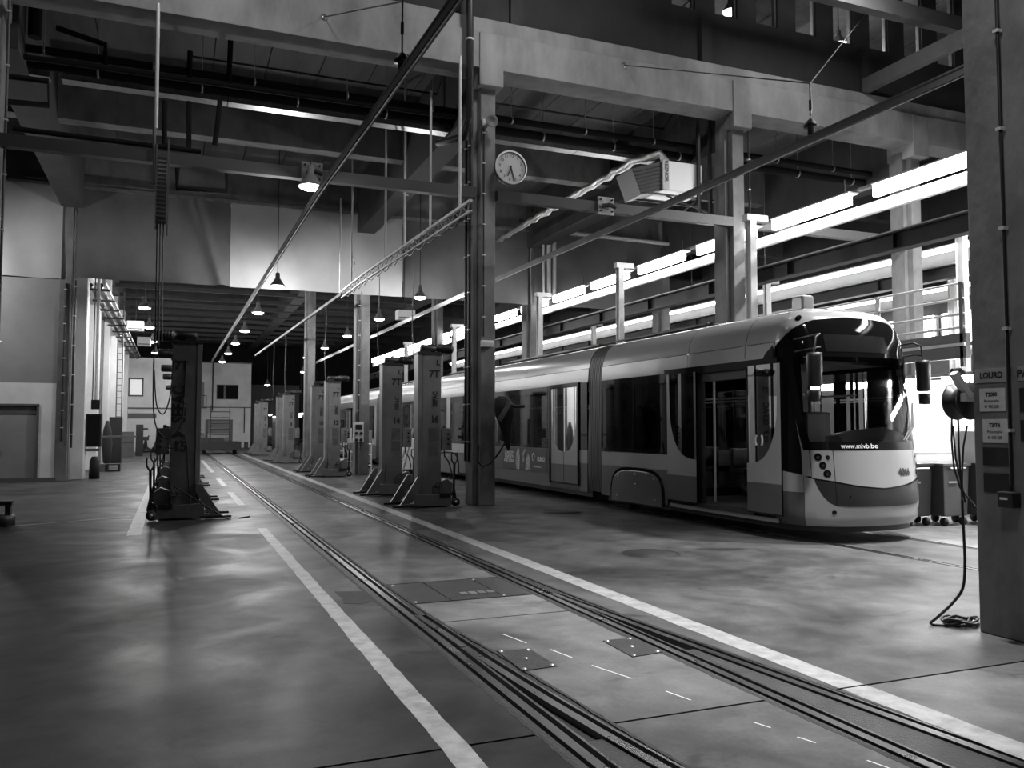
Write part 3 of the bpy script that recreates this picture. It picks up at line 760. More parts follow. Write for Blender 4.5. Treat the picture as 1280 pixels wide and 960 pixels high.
# upstairs lamps behind the windows
for i, (x, y, z) in enumerate(((14.1, 18.6, 13.15), (18.2, 21, 14.1), (17.0, 17.6, 12.3), (23.5, 20.5, 13.6), (26.5, 19, 12.6))):
    lamp((x, y, z), 150, ['upstairs lamp seen through the second visible window', 'upstairs lamp seen through the fourth visible window', 'upstairs lamp seen between windows, in the middle',
                          'upstairs lamp seen through a window near the right column', 'upstairs lamp nearest the right edge'][i], z_top=15.2, group='lamps upstairs behind the windows')
# ceiling mounted unit boxes
for x, y, z, sx, lab in ((-1.98, 40, 5.9, .68, 'pale heater box hanging by the left lamps, upper'), (-1.72, 44, 5.6, .6, 'pale heater box hanging by the left lamps, lower'), (9.15, 36, 6.45, .8, 'white unit heater box hanging left of the clock column')):
    t = thing('unit_heater', lab, 'heater', (x, y, z))
    box(x, x + sx, y, y + .5, z, z + .42).build('casing', M_paper, t, bevel=.02)
    box(x + .05, x + sx - .05, y - .012, y, z + .04, z + .10).build('grille', M_grey, t)
    MB().tube([(x + sx / 2, y + .2, z + .4), (x + sx / 2, y + .2, 10.31)], .015, 6).build('hanger_rod', M_dsteel, t)

# ================================================================== WALKWAY ON THE RIGHT
t = thing('raised_walkway', 'raised steel walkway with tubular railing behind the tram nose', 'walkway', (12.3, 20, 2.7))
box(11.9, 12.0, 9.7, 50, 2.74, 3.15).build('edge_beam', M_grey, t)
box(11.86, 11.9, 9.7, 50, 2.94, 2.99).build('ledge', M_steel, t)
box(12.0, 13.6, 9.7, 50, 2.95, 3.02).build('deck', M_dsteel, t)
for z in (3.98, 3.72, 3.47, 3.25):
    MB().tube([(11.93, 9.72, z), (11.93, 50, z)], .021, 8).build('rail', M_steel, t)
y = 9.75
while y < 50:
    box(11.90, 11.96, y, y + .06, 2.6 if y < 10 else 3.1, 4.0).build('baluster', M_grey if y < 10 else M_steel, t); y += 1.75
for y in (12.5, 23.5, 29.5, 36.5): box(13.3, 13.5, y, y + .2, 0, 2.95).build('leg', M_steel, t)
# lights below the deck
t = thing('strip_light_row', 'strip lights fixed under the walkway, glaring behind the right mirror of the tram', 'strip light', (13.3, 12, 2.5))
for i in range(10): box(13.1, 13.22, 6.8 + i * 2.4, 8.8 + i * 2.4, 2.42, 2.54).build('tube_lamp', M_tube3, t)
box(13.05, 13.3, 6, 31, 2.54, 2.6).build('reflector', M_white, t)
t = thing('strip_light', 'short crosswise strip light glowing before the nose of the second tram', 'strip light', (14.5, 17.8, 2.5))
box(13.45, 15.7, 17.75, 17.85, 2.24, 2.34).build('tube_lamp', M_tube3, t); box(13.4, 15.75, 17.68, 17.92, 2.34, 2.38).build('housing', M_steel, t)
MB().tube([(14.5, 17.8, 2.38), (14.5, 17.8, 8.4)], .012, 6).build('hanger_rod', M_dsteel, t)
# bright windows upstairs in the right bay
t = thing('lit_window_row', 'row of bright lit windows seen through the walkway railing', 'window', (21, 20, 4))
for i in range(14):
    f = box(20.9, 21.0, 12 + i * 1.5, 13.35 + i * 1.5, 3.85, 4.95).build('window', M_steel, t)
    box(20.85, 20.9, 12.08 + i * 1.5, 13.27 + i * 1.5, 4.0, 4.95).build('pane', M_winlit, f)
struct(box(21.0, 21.2, 8, 40, 3.0, 5.3), 'wall_bay_inner', M_grey)
struct(box(21.0, 21.2, 8, 40, 0, 3.0), 'wall_bay_inner', M_wallW)

# ================================================================== THINGS ON COLUMNS
# clock
t = thing('wall_clock', 'round white-faced clock with black hands on the middle column', 'clock', (6.42, 15.95, 7.03))
cx, cy, cz = 6.42, 15.9, 7.03
MB().lathe([(.001, cy + .10), (.34, cy + .10), (.355, cy + .02), (.355, cy - .06), (.325, cy - .065), (.32, cy - .03), (.001, cy - .03)], (cx, 0, cz), 40, 'y').build('case', M_dsteel, t)
MB().lathe([(.325, cy - .066), (.358, cy - .066), (.358, cy - .05), (.325, cy - .05), (.325, cy - .066)], (cx, 0, cz), 40, 'y').build('bezel', M_steel, t)
MB().lathe([(.001, cy - .034), (.32, cy - .034)], (cx, 0, cz), 40, 'y').build('dial', M_dial, t)
tilt = rad(-6)
for h in range(1, 13):
    a = pi / 2 - h * pi / 6 + tilt
    text('c%d' % h, (cx + .25 * cos(a), cy - .037, cz + .25 * sin(a)), (cos(tilt), 0, sin(tilt)), (-sin(tilt), 0, cos(tilt)), .085, M_ink, t, 'numeral')
def hand(ang, l, w, nm):
    a = pi / 2 - rad(ang) + tilt
    MB().bar((cx - .04 * cos(a), cy - .042, cz - .04 * sin(a)), (cx + l * cos(a), cy - .042, cz + l * sin(a)), w, w * .5).build(nm, M_ink, t)
hand(196, .19, .032, 'hour_hand'); hand(159, .29, .024, 'minute_hand')
MB().tube([(6.2, 16.25, 7.03), (6.42, 16.05, 7.03)], .03).build('mounting_arm', M_steel, t)
# horn speaker
t = thing('horn_speaker', 'grey horn loudspeaker on the clock column above the clock', 'loudspeaker', (5.97, 16.0, 8.0))
MB().lathe([(.04, 16.1), (.05, 15.98), (.09, 15.92), (.14, 15.88), (.135, 15.87), (.08, 15.93), (.001, 15.94)], (6.0, 0, 7.98), 22, 'y').build('horn', M_grey, t)
box(5.86, 5.98, 16.05, 16.2, 7.90, 8.06).build('bracket', M_galv, t)
# black down pipe above the clock column
t = thing('down_pipe', 'black vertical pipe at the top of the clock column with pale clips', 'pipe', (5.5, 15.95, 7.5))
MB().tube([(5.52, 15.9, 12.5), (5.52, 15.9, 8.0), (5.52, 16.3, 7.7), (5.3, 17.4, 7.9)], .075, 12).build('pipe_run', M_black, t)
for z in (9.6, 10.7): MB().lathe([(.078, z), (.09, z), (.09, z + .04), (.078, z + .04)], (5.52, 15.9, 0), 14).build('clip', M_steel, t)
def conduit(x, y, z0, z1, r, lab, clips=8, m=M_cable):
    t = thing('cable_conduit', lab, 'conduit', (x, y, z0))
    MB().tube([(x, y, z0), (x, y, z1)], r, 8).build('conduit_pipe', m, t)
    for i in range(clips):
        z = z0 + .4 + (z1 - z0 - .6) * i / max(1, clips - 1)
        box(x - r - .012, x + r + .012, y - r - .006, y + r + .01, z, z + .025).build('clip', M_steel, t)
    return t
conduit(5.745, 16.55, .9, 8.6, .022, 'thin conduit on the left face of the clock column', 10)
conduit(5.735, 16.74, .9, 7.8, .03, 'thicker conduit at the rear edge of the clock column', 9)
conduit(5.94, 16.19, 3.5, 8.0, .018, 'short dark conduit down the front of the clock column', 7)
conduit(5.86, 28.36, 1.8, 6.0, .022, 'dark conduit down the front of the far column to its socket box', 8)
conduit(12.75, 16.18, 2.5, 9.0, .022, 'dark conduit down the second column beside the pale post', 9)
conduit(-3.12, 28.36, 1.2, 6.0, .028, 'black conduit down the stained left column', 9)
conduit(-2.86, 28.36, 1.0, 6.1, .035, 'thick black pipe at the right edge of the stained left column', 6)
conduit(5.86, 4.42, 1.17, 9.5, .014, 'black conduit down the sign column to the junction box', 11)
conduit(-2.78, 16.3, 1.7, 9.0, .022, 'grey conduit at the extreme left edge', 8, M_grey)
# emergency light box on clock column
t = thing('emergency_light', 'small white emergency light box on the clock column', 'light', (5.97, 16.14, 3.3))
box(5.87, 6.15, 16.12, 16.2, 3.28, 3.42).build('housing', M_white, t, bevel=.01)
box(5.89, 6.13, 16.105, 16.12, 3.29, 3.37).build('lens', M_paper, t)
# socket box on far column
t = thing('socket_box', 'white socket box with black outlets on the far column', 'socket box', (5.86, 28.25, 1.1))
box(5.68, 6.02, 28.26, 28.40, 1.12, 1.8).build('housing', M_white, t, bevel=.015)
for z in (1.2, 1.42): 
    for x in (5.77, 5.93): MB().lathe([(.001, 28.22), (.05, 28.22), (.055, 28.26)], (x, 0, z), 12, 'y').build('outlet', M_black, t)
box(5.74, 5.96, 28.235, 28.26, 1.56, 1.72).build('cover_flap', M_black, t)
# black bag-like pendant on the tram side of the clock column
t = thing('pump_bag', 'black bag-like funnel with grey band hanging on the right side of the clock column', 'bag', (6.25, 16.0, 1.3))
mb = MB()
prof = [(.02, 1.13), (.06, 1.25), (.14, 1.65), (.20, 1.86), (.21, 2.02), (.17, 2.18), (.10, 2.25), (.01, 2.26)]
vs = []; n_ = 16
for r, z in prof:
    for k in range(n_):
        a = 2 * pi * k / n_; vs.append((6.36 - (z - 1.13) * .12 + r * cos(a) + .04, 15.95 + .6 * r * sin(a), z))
mb.add(vs, [(i * n_ + k, i * n_ + (k + 1) % n_, (i + 1) * n_ + (k + 1) % n_, (i + 1) * n_ + k) for i in range(len(prof) - 1) for k in range(n_)], True)
mb.build('bag_body', M_rubber, t)
mb = MB(); mb.bar((6.14, 15.80, 1.75), (6.37, 15.80, 2.12), .02, .10); mb.build('band', M_grey, t)
MB().tube([(6.38, 15.85, 2.1), (6.5, 15.85, 2.04), (6.7, 15.8, 2.05)], .035, 8).build('nozzle', M_black, t)
MB().tube([(6.3, 15.9, 1.3), (6.2, 15.95, 1.1), (6.05, 16.05, .88), (5.88, 16.1, .80), (5.80, 16.15, .92), (5.84, 16.2, 1.25)], .018, 8).build('hose', M_cable, t)

# signs on the right column (face X = 5.9)
M_strip = mat('paper_strip', .27, .7)
def sign(y0, y1, z0, z1, lines, lab, m=M_paper, sz=.06, grp=None, tiltz=0):
    t = thing('paper_sign', lab, 'sign', (5.9, (y0 + y1) / 2, z0), grp)
    box(5.892, 5.898, y0, y1, z0, z1).build('sheet', m, t)
    for s, yy, zz, k, sx in lines:
        text(s, (5.889, yy, zz), (0, -1, 0), (0, 0, 1), k, M_ink, t, 'lettering', sx)
    return t
sign(4.43, 4.73, 1.955, 2.065, [('LOURD', 4.588, 2.008, .066, .88)], 'grey paper strip with bold letters LOURD on the big right column', M_strip)
sign(4.12, 4.37, 1.955, 2.065, [('PA', 4.325, 2.008, .075, 1.1)], 'grey paper strip with letters PA, cut by the right edge', M_strip)
sign(4.475, 4.695, 1.73, 1.91, [('T2000', 4.59, 1.86, .042, .9), ('Photographie', 4.59, 1.81, .03, .8), ('41 900 200', 4.59, 1.765, .034, .8)], 'upper white paper note on the big right column')
sign(4.455, 4.675, 1.485, 1.67, [('T3/T4', 4.57, 1.62, .042, .9), ('Photographie', 4.57, 1.57, .03, .8), ('43 600 200', 4.57, 1.525, .034, .8)], 'lower white paper note on the big right column')
sign(4.45, 4.68, 1.31, 1.45, [], 'upper dark empty document sleeve under the white notes', M_dsteel)
sign(4.45, 4.68, 1.10, 1.25, [], 'lower dark empty document sleeve under the white notes', M_dsteel)
sign(4.15, 4.36, 1.72, 1.9, [], 'dark document sleeve cut by the right edge, upper', M_dsteel)
sign(4.15, 4.36, 1.50, 1.66, [], 'dark document sleeve cut by the right edge, lower', M_dsteel)
t = thing('junction_box', 'black junction box at the foot of the conduit on the big right column', 'switch', (5.85, 4.44, .98))
box(5.80, 5.89, 4.37, 4.50, 1.0, 1.12).build('housing', M_black, t, bevel=.008)
box(5.79, 5.80, 4.41, 4.47, 1.06, 1.075).build('label_strip', M_paper, t)
# cable reel with inspection lamp hanging from the rear corner of the column
t = thing('cable_reel', 'black cable reel with pale arm hanging at the left edge of the big right column', 'cable reel', (5.75, 4.9, 1.6))
mb = MB(); mb.lathe([(.001, 4.84), (.15, 4.84), (.155, 4.86), (.11, 4.88), (.11, 4.96), (.155, 4.98), (.15, 5.0), (.001, 5.0)], (5.985, 0, 1.82), 28, 'y'); mb.build('drum', M_black, t)
MB().bar((5.78, 4.83, 2.04), (5.93, 4.82, 1.85), .06, .05).build('arm', M_steel, t)
MB().bar((5.86, 4.82, 1.85), (6.0, 4.82, 1.85), .05, .07).build('arm_foot', M_steel, t)
MB().tube([(5.80, 4.86, 2.06), (5.88, 4.86, 2.07), (5.97, 4.9, 2.05)], .02).build('hook', M_black, t)
for i, pts in enumerate([[(5.83, 4.9, 1.70), (5.82, 4.9, 1.5), (5.84, 4.9, 1.28), (5.90, 4.9, 1.12), (5.98, 4.86, 1.0), (6.1, 4.84, .85)],
                         [(5.90, 4.9, 1.68), (5.90, 4.9, 1.45), (5.91, 4.9, 1.2), (5.92, 4.9, 1.0)],
                         [(6.0, 4.9, 1.62), (5.95, 4.9, 1.45), (5.93, 4.9, 1.25), (5.92, 4.9, 1.05)],
                         [(5.84, 4.9, 1.62), (5.86, 4.9, 1.35), (5.92, 4.9, 1.15), (5.93, 4.88, 1.0)]]):
    MB().tube(pts, .008, 6).build('lead', M_cable, t)
def smooth(P, k=6):
    out = []
    for i in range(len(P) - 1):
        p0 = Vector(P[max(i - 1, 0)]); p1 = Vector(P[i]); p2 = Vector(P[i + 1]); p3 = Vector(P[min(i + 2, len(P) - 1)])
        for j in range(k):
            u = j / k
            out.append(.5 * ((2 * p1) + (-p0 + p2) * u + (2 * p0 - 5 * p1 + 4 * p2 - p3) * u * u + (-p0 + 3 * p1 - 3 * p2 + p3) * u ** 3))
    out.append(Vector(P[-1])); return out
t = thing('trailing_cable', 'black cable hanging down to a coil at the foot of the big right column', 'cable', (5.9, 5.0, 0))
MB().tube(smooth([(5.92, 4.9, 1.02), (5.925, 4.9, .8), (5.93, 4.9, .52), (5.90, 4.9, .32), (5.82, 4.93, .2), (5.73, 5.0, .08), (5.72, 5.06, .02), (5.76, 5.02, .012), (5.85, 4.96, .012), (6.0, 4.9, .012)]), .011, 8).build('hanging_lead', M_cable, t)
random.seed(5); P = []
for i in range(90):
    a = i * .42; r = .10 + .035 * sin(i * .7)
    P.append((5.96 + r * 1.25 * cos(a) + .01 * sin(i), 4.98 + r * .9 * sin(a), .014 + .045 * (i / 90) + .012 * sin(i * 1.3)))
MB().tube(smooth(P, 2), .009, 6).build('coil', M_cable, t)
MB().bar((5.83, 4.98, .03), (5.91, 4.96, .05), .035, .03).build('connector', M_black, t)

# wheeled bins
def bin_(x, y, m, lab, w=.58):
    t = thing('wheeled_container', lab, 'container', (x, y, 0))
    m_ = MB(); m_.add([(x + .03, y + .03, .16), (x + w - .03, y + .03, .16), (x + w - .03, y + .67, .16), (x + .03, y + .67, .16), (x, y, .98), (x + w, y, .98), (x + w, y + .7, .98), (x, y + .7, .98)],
                  [(0, 3, 2, 1), (4, 5, 6, 7), (0, 1, 5, 4), (1, 2, 6, 5), (2, 3, 7, 6), (3, 0, 4, 7)])
    m_.build('body', m, t, bevel=.015)
    box(x - .02, x + w + .02, y - .02, y + .72, .98, 1.02).build('lid', m, t)
    MB().tube([(x + .12, y - .03, .94), (x + w - .12, y - .03, .94)], .018, 8).build('handle', M_galv, t)
    box(x + .1, x + w * .5, y - .005, y + .02, .70, .73).build('label_plate', M_galv, t)
    for dx in (.08, w - .08):
        for dy in (.08, .62):
            MB().lathe([(.001, x + dx - .02), (.07, x + dx - .02), (.07, x + dx + .02), (.001, x + dx + .02)], (0, y + dy, .07), 14, 'x').build('wheel', M_rubber, t)
    return t
bin_(11.0, 10.1, M_black, 'black wheeled container half hidden behind the tram nose', .55)
bin_(11.62, 9.95, M_plastic_grey, 'dark grey wheeled bin between the tram nose and the big right column')
bin_(12.28, 9.75, M_plastic_grey, 'dark grey wheeled bin partly hidden by the big right column', .6)
solo(MB().tube([(11.0, 11.1, 1.15), (13.4, 11.1, 1.15)], .025, 8).tube([(12.0, 11.1, 1.15), (12.0, 11.1, 0)], .02, 8), 'guard_rail_bar', M_steel, 'horizontal pale tube railing behind the bins', 'railing')
solo(box(12.32, 12.8, 9.9, 10.3, 1.02, 1.55), 'carton', M_white, 'white carton on the bins beside the big right column', 'box')

# ================================================================== TRAM (front faces the camera, left side at X = 8.05)
TX = 9.2; Y0 = 9.75; NE = 2.4
PROF = [(.24, 1.08, .84), (.32, 1.14, .90), (.6, 1.15, .93), (.88, 1.15, .90), (1.27, 1.15, .86), (2.0, 1.13, .76), (2.6, 1.12, .68), (2.85, 1.10, .62), (3.05, 1.05, .54), (3.2, .96, .44), (3.3, .84, .32), (3.37, .6, .1), (3.4, .0, -.2)]
def lin(x, X, Y):
    if x <= X[0]: return Y[0]
    for i in range(len(X) - 1):
        if x <= X[i + 1]: return Y[i] + (Y[i + 1] - Y[i]) * (x - X[i]) / (X[i + 1] - X[i])
    return Y[-1]
PZ = [p[0] for p in PROF]; PW = [p[1] for p in PROF]; PL = [p[2] for p in PROF]
def S(a, z, off=0.0):
    w = lin(z, PZ, PW) + off; l = lin(z, PZ, PL) + off
    t = (a + 1) * pi / 2; c = -cos(t); s = max(0, sin(t))
    return (TX + w * (1 if c > 0 else -1) * abs(c) ** (2 / NE), Y0 - l * s ** (2 / NE), z)
tram = thing('tram', 'modern articulated tram numbered 4066 with open front door and black windscreen, on the right track', 'tram', (TX, Y0, 0))
def patch(a0, a1, zlo, zhi, name, m, par, off=0.0, na=24, nz=8, label=None, thick=0.0):
    f0 = a0 if callable(a0) else (lambda z: a0); f1 = a1 if callable(a1) else (lambda z: a1)
    l0 = zlo if callable(zlo) else (lambda a: zlo); l1 = zhi if callable(zhi) else (lambda a: zhi)
    vs = []
    for j in range(nz + 1):
        for i in range(na + 1):
            u = i / na; v = j / nz
            a = f0(.5) * (1 - u) + f1(.5) * u if not callable(a0) and not callable(a1) else None
            if a is None:
                zz = lin(v, [0, 1], [l0(-.4) if callable(zlo) else zlo, l1(-.4) if callable(zhi) else zhi])
                a = f0(zz) * (1 - u) + f1(zz) * u
            z = l0(a) * (1 - v) + l1(a) * v
            vs.append(S(a, z, off))
    mb = MB(); n = na + 1
    mb.add(vs, [(j * n + i, j * n + i + 1, (j + 1) * n + i + 1, (j + 1) * n + i) for j in range(nz) for i in range(na)], True)
    return mb.build(name, m, par, label=label)
def pl(P):
    X = [p[0] for p in P]; Y = [p[1] for p in P]
    return lambda a: lin(a, X, Y)
SY = lambda P: P + [(-x, y) for x, y in reversed(P) if x != 0]
# curves over a (left -1 .. right +1)
capline = pl(SY([(-1.0, 2.79), (-.92, 2.88), (-.82, 2.98), (-.62, 3.09), (-.49, 3.14), (-.06, 3.20), (0, 3.20)]))
panbot = pl(SY([(-1, 1.02), (-.81, .98), (-.71, .955), (-.59, .90), (-.40, .86), (-.2, .80), (0, .76)]))
wslow = 1.29
bandlow = pl(SY([(-.585, .86), (-.55, .74), (-.51, .64), (-.46, .57), (-.41, .535), (-.30, .52), (0, .515)]))
M = tram
# roof cap of the cab
patch(-1, 1, capline, 3.398, 'roof_cap', M_tramL, M, na=60, nz=14)
# front panel below the windscreen in three pieces with seams
patch(-.395, .395, lambda a: panbot(a) + .006, wslow, 'front_panel', M_tramL, M, na=24, nz=6)
for s in (-1, 1):
    a, b = (-.61, -.402) if s < 0 else (.402, .61)
    hp = patch(a, b, lambda a: panbot(a) + .006, wslow, 'headlight_panel', M_tramL, M, na=12, nz=6)
    for (ca, cz, ra, rz) in ((-.54, 1.20, .036, .052), (-.45, 1.195, .018, .03), (-.50, 1.085, .033, .05), (-.465, .97, .036, .05)):
        ca = ca if s < 0 else -ca
        mb = MB(); vs = [S(ca, cz, .012)]; k_ = 18
        for r in (1.0,):
            vs += [S(ca + ra * cos(2 * pi * k / k_), cz + rz * sin(2 * pi * k / k_), .008) for k in range(k_)]
        mb.add(vs, [(0, 1 + k, 1 + (k + 1) % k_) for k in range(k_)]); mb.build('headlight', M_gloss, hp)
        mb = MB(); vs = [S(ca, cz - .01, .016)] + [S(ca + ra * .45 * cos(2 * pi * k / 12), cz - .01 + rz * .45 * sin(2 * pi * k / 12), .014) for k in range(12)]
        mb.add(vs, [(0, 1 + k, 1 + (k + 1) % 12) for k in range(12)]); mb.build('reflector_lens', M_dsteel, hp)
    # white wedge strip at the corner
    q = (lambda z: lin(z, [.9, 1.3, 2.1], [-.70, -.655, -.79])) ; p_ = (lambda z: lin(z, [.9, 1.3, 2.1], [-.615, -.618, -.775]))
    if s < 0: patch(lambda z: lin(z, [.93, 1.3, 2.15], [-.70, -.70, -.80]), lambda z: lin(z, [.93, 1.3, 2.15], [-.615, -.62, -.785]), .93, 2.15, 'corner_strip', M_tramL, M, na=4, nz=12)
    else: patch(lambda z: -lin(z, [.93, 1.3, 2.15], [-.615, -.62, -.785]), lambda z: -lin(z, [.93, 1.3, 2.15], [-.70, -.70, -.80]), .93, 2.15, 'corner_strip', M_tramL, M, na=4, nz=12)
    # skirt behind the bumper
    sgn = (lambda a, b: (a, b)) if s < 0 else (lambda a, b: (-b, -a))
    a, b = sgn(-1, -.695); patch(a, b, .24, .70, 'side_skirt', M_tramM, M, na=10, nz=4)
    patch(a, b, .704, lambda a: panbot(a) - .01, 'side_skirt_upper', M_tramL, M, na=10, nz=3)
    a, b = sgn(-1, -.62); patch(a, b, lambda a: panbot(a), 1.36, 'corner_pillar', M_gloss, M, off=-.008, na=10, nz=6)
    patch(a, b, 2.5, lambda a: min(capline(a), 2.97), 'corner_pillar', M_gloss, M, off=-.008, na=10, nz=8)
    a, b = sgn(-.92, -.66); patch(a, b, 1.36, 2.5, 'cab_side_window', M_gloss if s < 0 else M_glass, M, off=-.010, na=8, nz=8)
    a, b = sgn(-1, -.91); patch(a, b, 1.36, 2.5, 'corner_pillar', M_gloss, M, off=-.008, na=4, nz=8)
    a, b = sgn(-.69, -.585); patch(a, b, .24, lambda a: panbot(a) - .012, 'bumper_corner', M_tramL, M, off=.006, na=6, nz=6)
# bumper: light lower part, dark band
patch(-.585, .585, .24, bandlow, 'bumper', M_tramL, M, off=.008, na=40, nz=6)
patch(-.585, -.402, bandlow, lambda a: panbot(a) - .015, 'bumper_band', M_tramD, M, off=.010, na=10, nz=4)
patch(-.398, .398, bandlow, lambda a: panbot(a) - .015, 'bumper_band', M_tramD, M, off=.014, na=24, nz=5)
patch(.402, .585, bandlow, lambda a: panbot(a) - .015, 'bumper_band', M_tramD, M, off=.010, na=10, nz=4)
patch(-.62, .62, .70, 1.0, 'bumper_gap', M_black, M, off=-.01, na=30, nz=2)
patch(-1, 1, .16, .25, 'underskirt', M_black, M, off=-.04, na=40, nz=1)
for a in (-.42, .42, -.28, .3):
    z = .44 if abs(a) > .4 else .66
    vs = [S(a, z, .022)] + [S(a + (.022 if abs(a) > .4 else .008) * cos(2 * pi * k / 14), z + (.028 if abs(a) > .4 else .014) * sin(2 * pi * k / 14), .018) for k in range(14)]
    mb = MB(); mb.add(vs, [(0, 1 + k, 1 + (k + 1) % 14) for k in range(14)]); mb.build('fog_lamp', M_gloss, M)
# windscreen: clear centre, black frit borders
wl_ = lambda z: lin(z, [1.29, 1.66, 2.12, 2.58], [-.62, -.68, -.74, -.78])
ws = patch(lambda z: wl_(z) + .02, lambda z: -wl_(z) - .02, 1.40, 2.62, 'windscreen', M_glassC, M, na=40, nz=10)
patch(-.62, .62, wslow, 1.41, 'windscreen_lower_band', M_gloss, M, off=.002, na=40, nz=2)
patch(-.78, .78, 2.61, lambda a: capline(a) + .01, 'windscreen_upper_band', M_gloss, M, off=.002, na=40, nz=6)
patch(-.38, .19, 2.68, 2.93, 'destination_display', mat('display_glass', .012, .22), M, off=.006, na=20, nz=2)
patch(lambda z: wl_(z) - .06, lambda z: wl_(z) + .03, 1.29, 2.62, 'windscreen_edge', M_gloss, M, off=.003, na=3, nz=12)
patch(lambda z: -wl_(z) - .03, lambda z: -wl_(z) + .06, 1.29, 2.62, 'windscreen_edge', M_gloss, M, off=.003, na=3, nz=12)
def curved_text(s, a0, da, z0, h, m, off=.02):
    vs, fs = TXT[s]; w = max(v[0] for v in vs) - min(v[0] for v in vs)
    mb = MB(); mb.add([S(a0 + v[0] * da / w, z0 + v[1] * h, off) for v in vs], fs)
    return mb.build('lettering', m, M, fix=False)
curved_text('www.mivb.be', -.17, .31, 1.348, .095, M_white, .008)
curved_text('4066', .195, .15, .975, .14, M_ink, .006)
# wiper, dashboard, cab inside
MB().tube([S(.20, 1.42, .03), S(.36, 1.62, .05), S(.52, 1.95, .04)], .012, 6).build('wiper', M_black, M)
MB().tube([S(.24, 1.42, .03), S(.40, 1.62, .05), S(.56, 1.97, .04)], .012, 6).build('wiper', M_black, M)
mb = MB(); vs = []
for j, (yy, zz) in enumerate(((9.02, 1.28), (9.08, 1.50), (9.2, 1.60), (9.45, 1.58), (9.5, 1.1))):
    for i in range(13):
        u = i / 12 * 2 - 1; vs.append((TX + .25 + u * .62, yy + .12 * u * u, zz - .10 * u * u * (1 if j else 0)))
mb.add(vs, [(j * 13 + i, j * 13 + i + 1, (j + 1) * 13 + i + 1, (j + 1) * 13 + i) for j in range(4) for i in range(12)], True)
mb.build('dashboard', M_dash, M)
box(TX - .95, TX + .95, 9.62, 9.68, .35, 1.2).build('cab_bulkhead', M_int, M)
st = box(TX - .2, TX + .3, 9.75, 10.2, .9, 1.05).build('driver_seat', M_black, M, bevel=.03)
box(TX - .2, TX + .3, 10.15, 10.27, 1.0, 1.85).build('seat_back', M_black, st, bevel=.03)
box(TX - .55, TX + .2, 10.55, 10.6, .35, 2.5).build('cab_partition', M_int, M)
# camera eye and roof box
mb = MB(); vs = [S(-.69, 3.19, .02)] + [S(-.69 + .05 * cos(2 * pi * k / 16), 3.19 + .045 * sin(2 * pi * k / 16), .006) for k in range(16)]
mb.add(vs, [(0, 1 + k, 1 + (k + 1) % 16) for k in range(16)]); mb.build('marker_lamp', M_gloss, M)
box(8.62, 8.84, 9.75, 10.0, 3.3, 3.58).build('roof_camera_box', M_tramL, M, bevel=.03)
# mirrors
for s in (-1, 1):
    x, yb = (7.96, 8.80) if s < 0 else (10.40, 9.22)
    MB().tube([S(-.72 * -s, 2.86, .02), (TX + s * 1.08, yb + .06, 2.88), (x - .03 * s, yb, 2.83), (x, yb, 2.62)], .014, 8).build('mirror_arm', M_black, M)
    MB().tube([S(-.72 * -s, 2.68, .02), (TX + s * 1.1, yb + .04, 2.70), (x, yb, 2.68)], .011, 8).build('mirror_arm', M_black, M)
    mb = MB(); mb.lathe([(.01, 2.62), (.10, 2.61), (.105, 2.56), (.095, 2.18), (.07, 2.15), (.001, 2.15)], (x, yb, 0), 16); mb.build('mirror_housing', M_black, M)
    mb = MB(); mb.lathe([(.001, 2.12), (.08, 2.12), (.085, 2.08), (.08, 1.96), (.001, 1.95)], (x + .02 * s, yb, 0), 16); mb.build('mirror_housing', M_black, M)

# --- side walls and modules
def prof_strip(mb, y0, y1, zlist, off=0.0, side=0):
    vs = []; n = len(zlist)
    for y in (y0, y1):
        for z in zlist:
            w = lin(z, PZ, PW) + off
            vs.append((TX - w if side <= 0 else TX + w, y, z))
    mb.add(vs, [(i, i + 1, n + i + 1, n + i) for i in range(n - 1)], True)
UP = [2.86, 2.95, 3.05, 3.13, 3.2, 3.26, 3.3, 3.34, 3.37, 3.39, 3.4]
def roof(y0, y1):
    vs = []
    zl = UP; W_ = [lin(z, PZ, PW) for z in zl]
    path = [(-w, z) for w, z in zip(W_, zl)] + [(w, z) for w, z in reversed(list(zip(W_, zl)))][1:]
    n = len(path)
    for y in (y0, y1): vs += [(TX + x, y, z) for x, z in path]
    mb = MB(); mb.add(vs, [(i, i + 1, n + i + 1, n + i) for i in range(n - 1)], True); mb.build('roof_shell', M_tramL, M)
    for s in (-1, 1):
        mb = MB(); prof_strip(mb, y0, y1, [2.56, 2.6, 2.7, 2.85], .003, s); mb.build('cove_panel', M_tramM, M)
def X(s, d=0.0): return TX + s * (1.15 + d)
def panel(s, y0, y1, z0, z1, name, m, d=0.0, th=.03):
    return box(X(s, d), X(s, d - th), y0, y1, z0, z1).build(name, m, M)
def skirt(s, y0, y1, zt=1.13):
    panel(s, y0, y1, .86, zt, 'side_panel_upper', M_tramL); panel(s, y0, y1, .26, .855, 'side_panel_lower', M_tramM)
def window(s, y0, y1, z0=1.14, z1=2.56, vent=False, lightframe=False, fr=.05):
    f = MB(); xs_ = (X(s, .004), X(s, -.03))
    f.box(*xs_, y0, y0 + fr, z0, z1).box(*xs_, y1 - fr, y1, z0, z1).box(*xs_, y0 + fr, y1 - fr, z0, z0 + fr + .02).box(*xs_, y0 + fr, y1 - fr, z1 - fr - .10, z1)
    if vent: f.box(*xs_, y0 + fr, y1 - fr, z1 - .50, z1 - .46)
    o = f.build('window_frame', M_tramM if lightframe else M_gloss, M)
    box(X(s, -.004), X(s, -.012), y0 + fr * .9, y1 - fr * .9, z0 + fr, z1 - fr - .09).build('pane', M_glass, o)
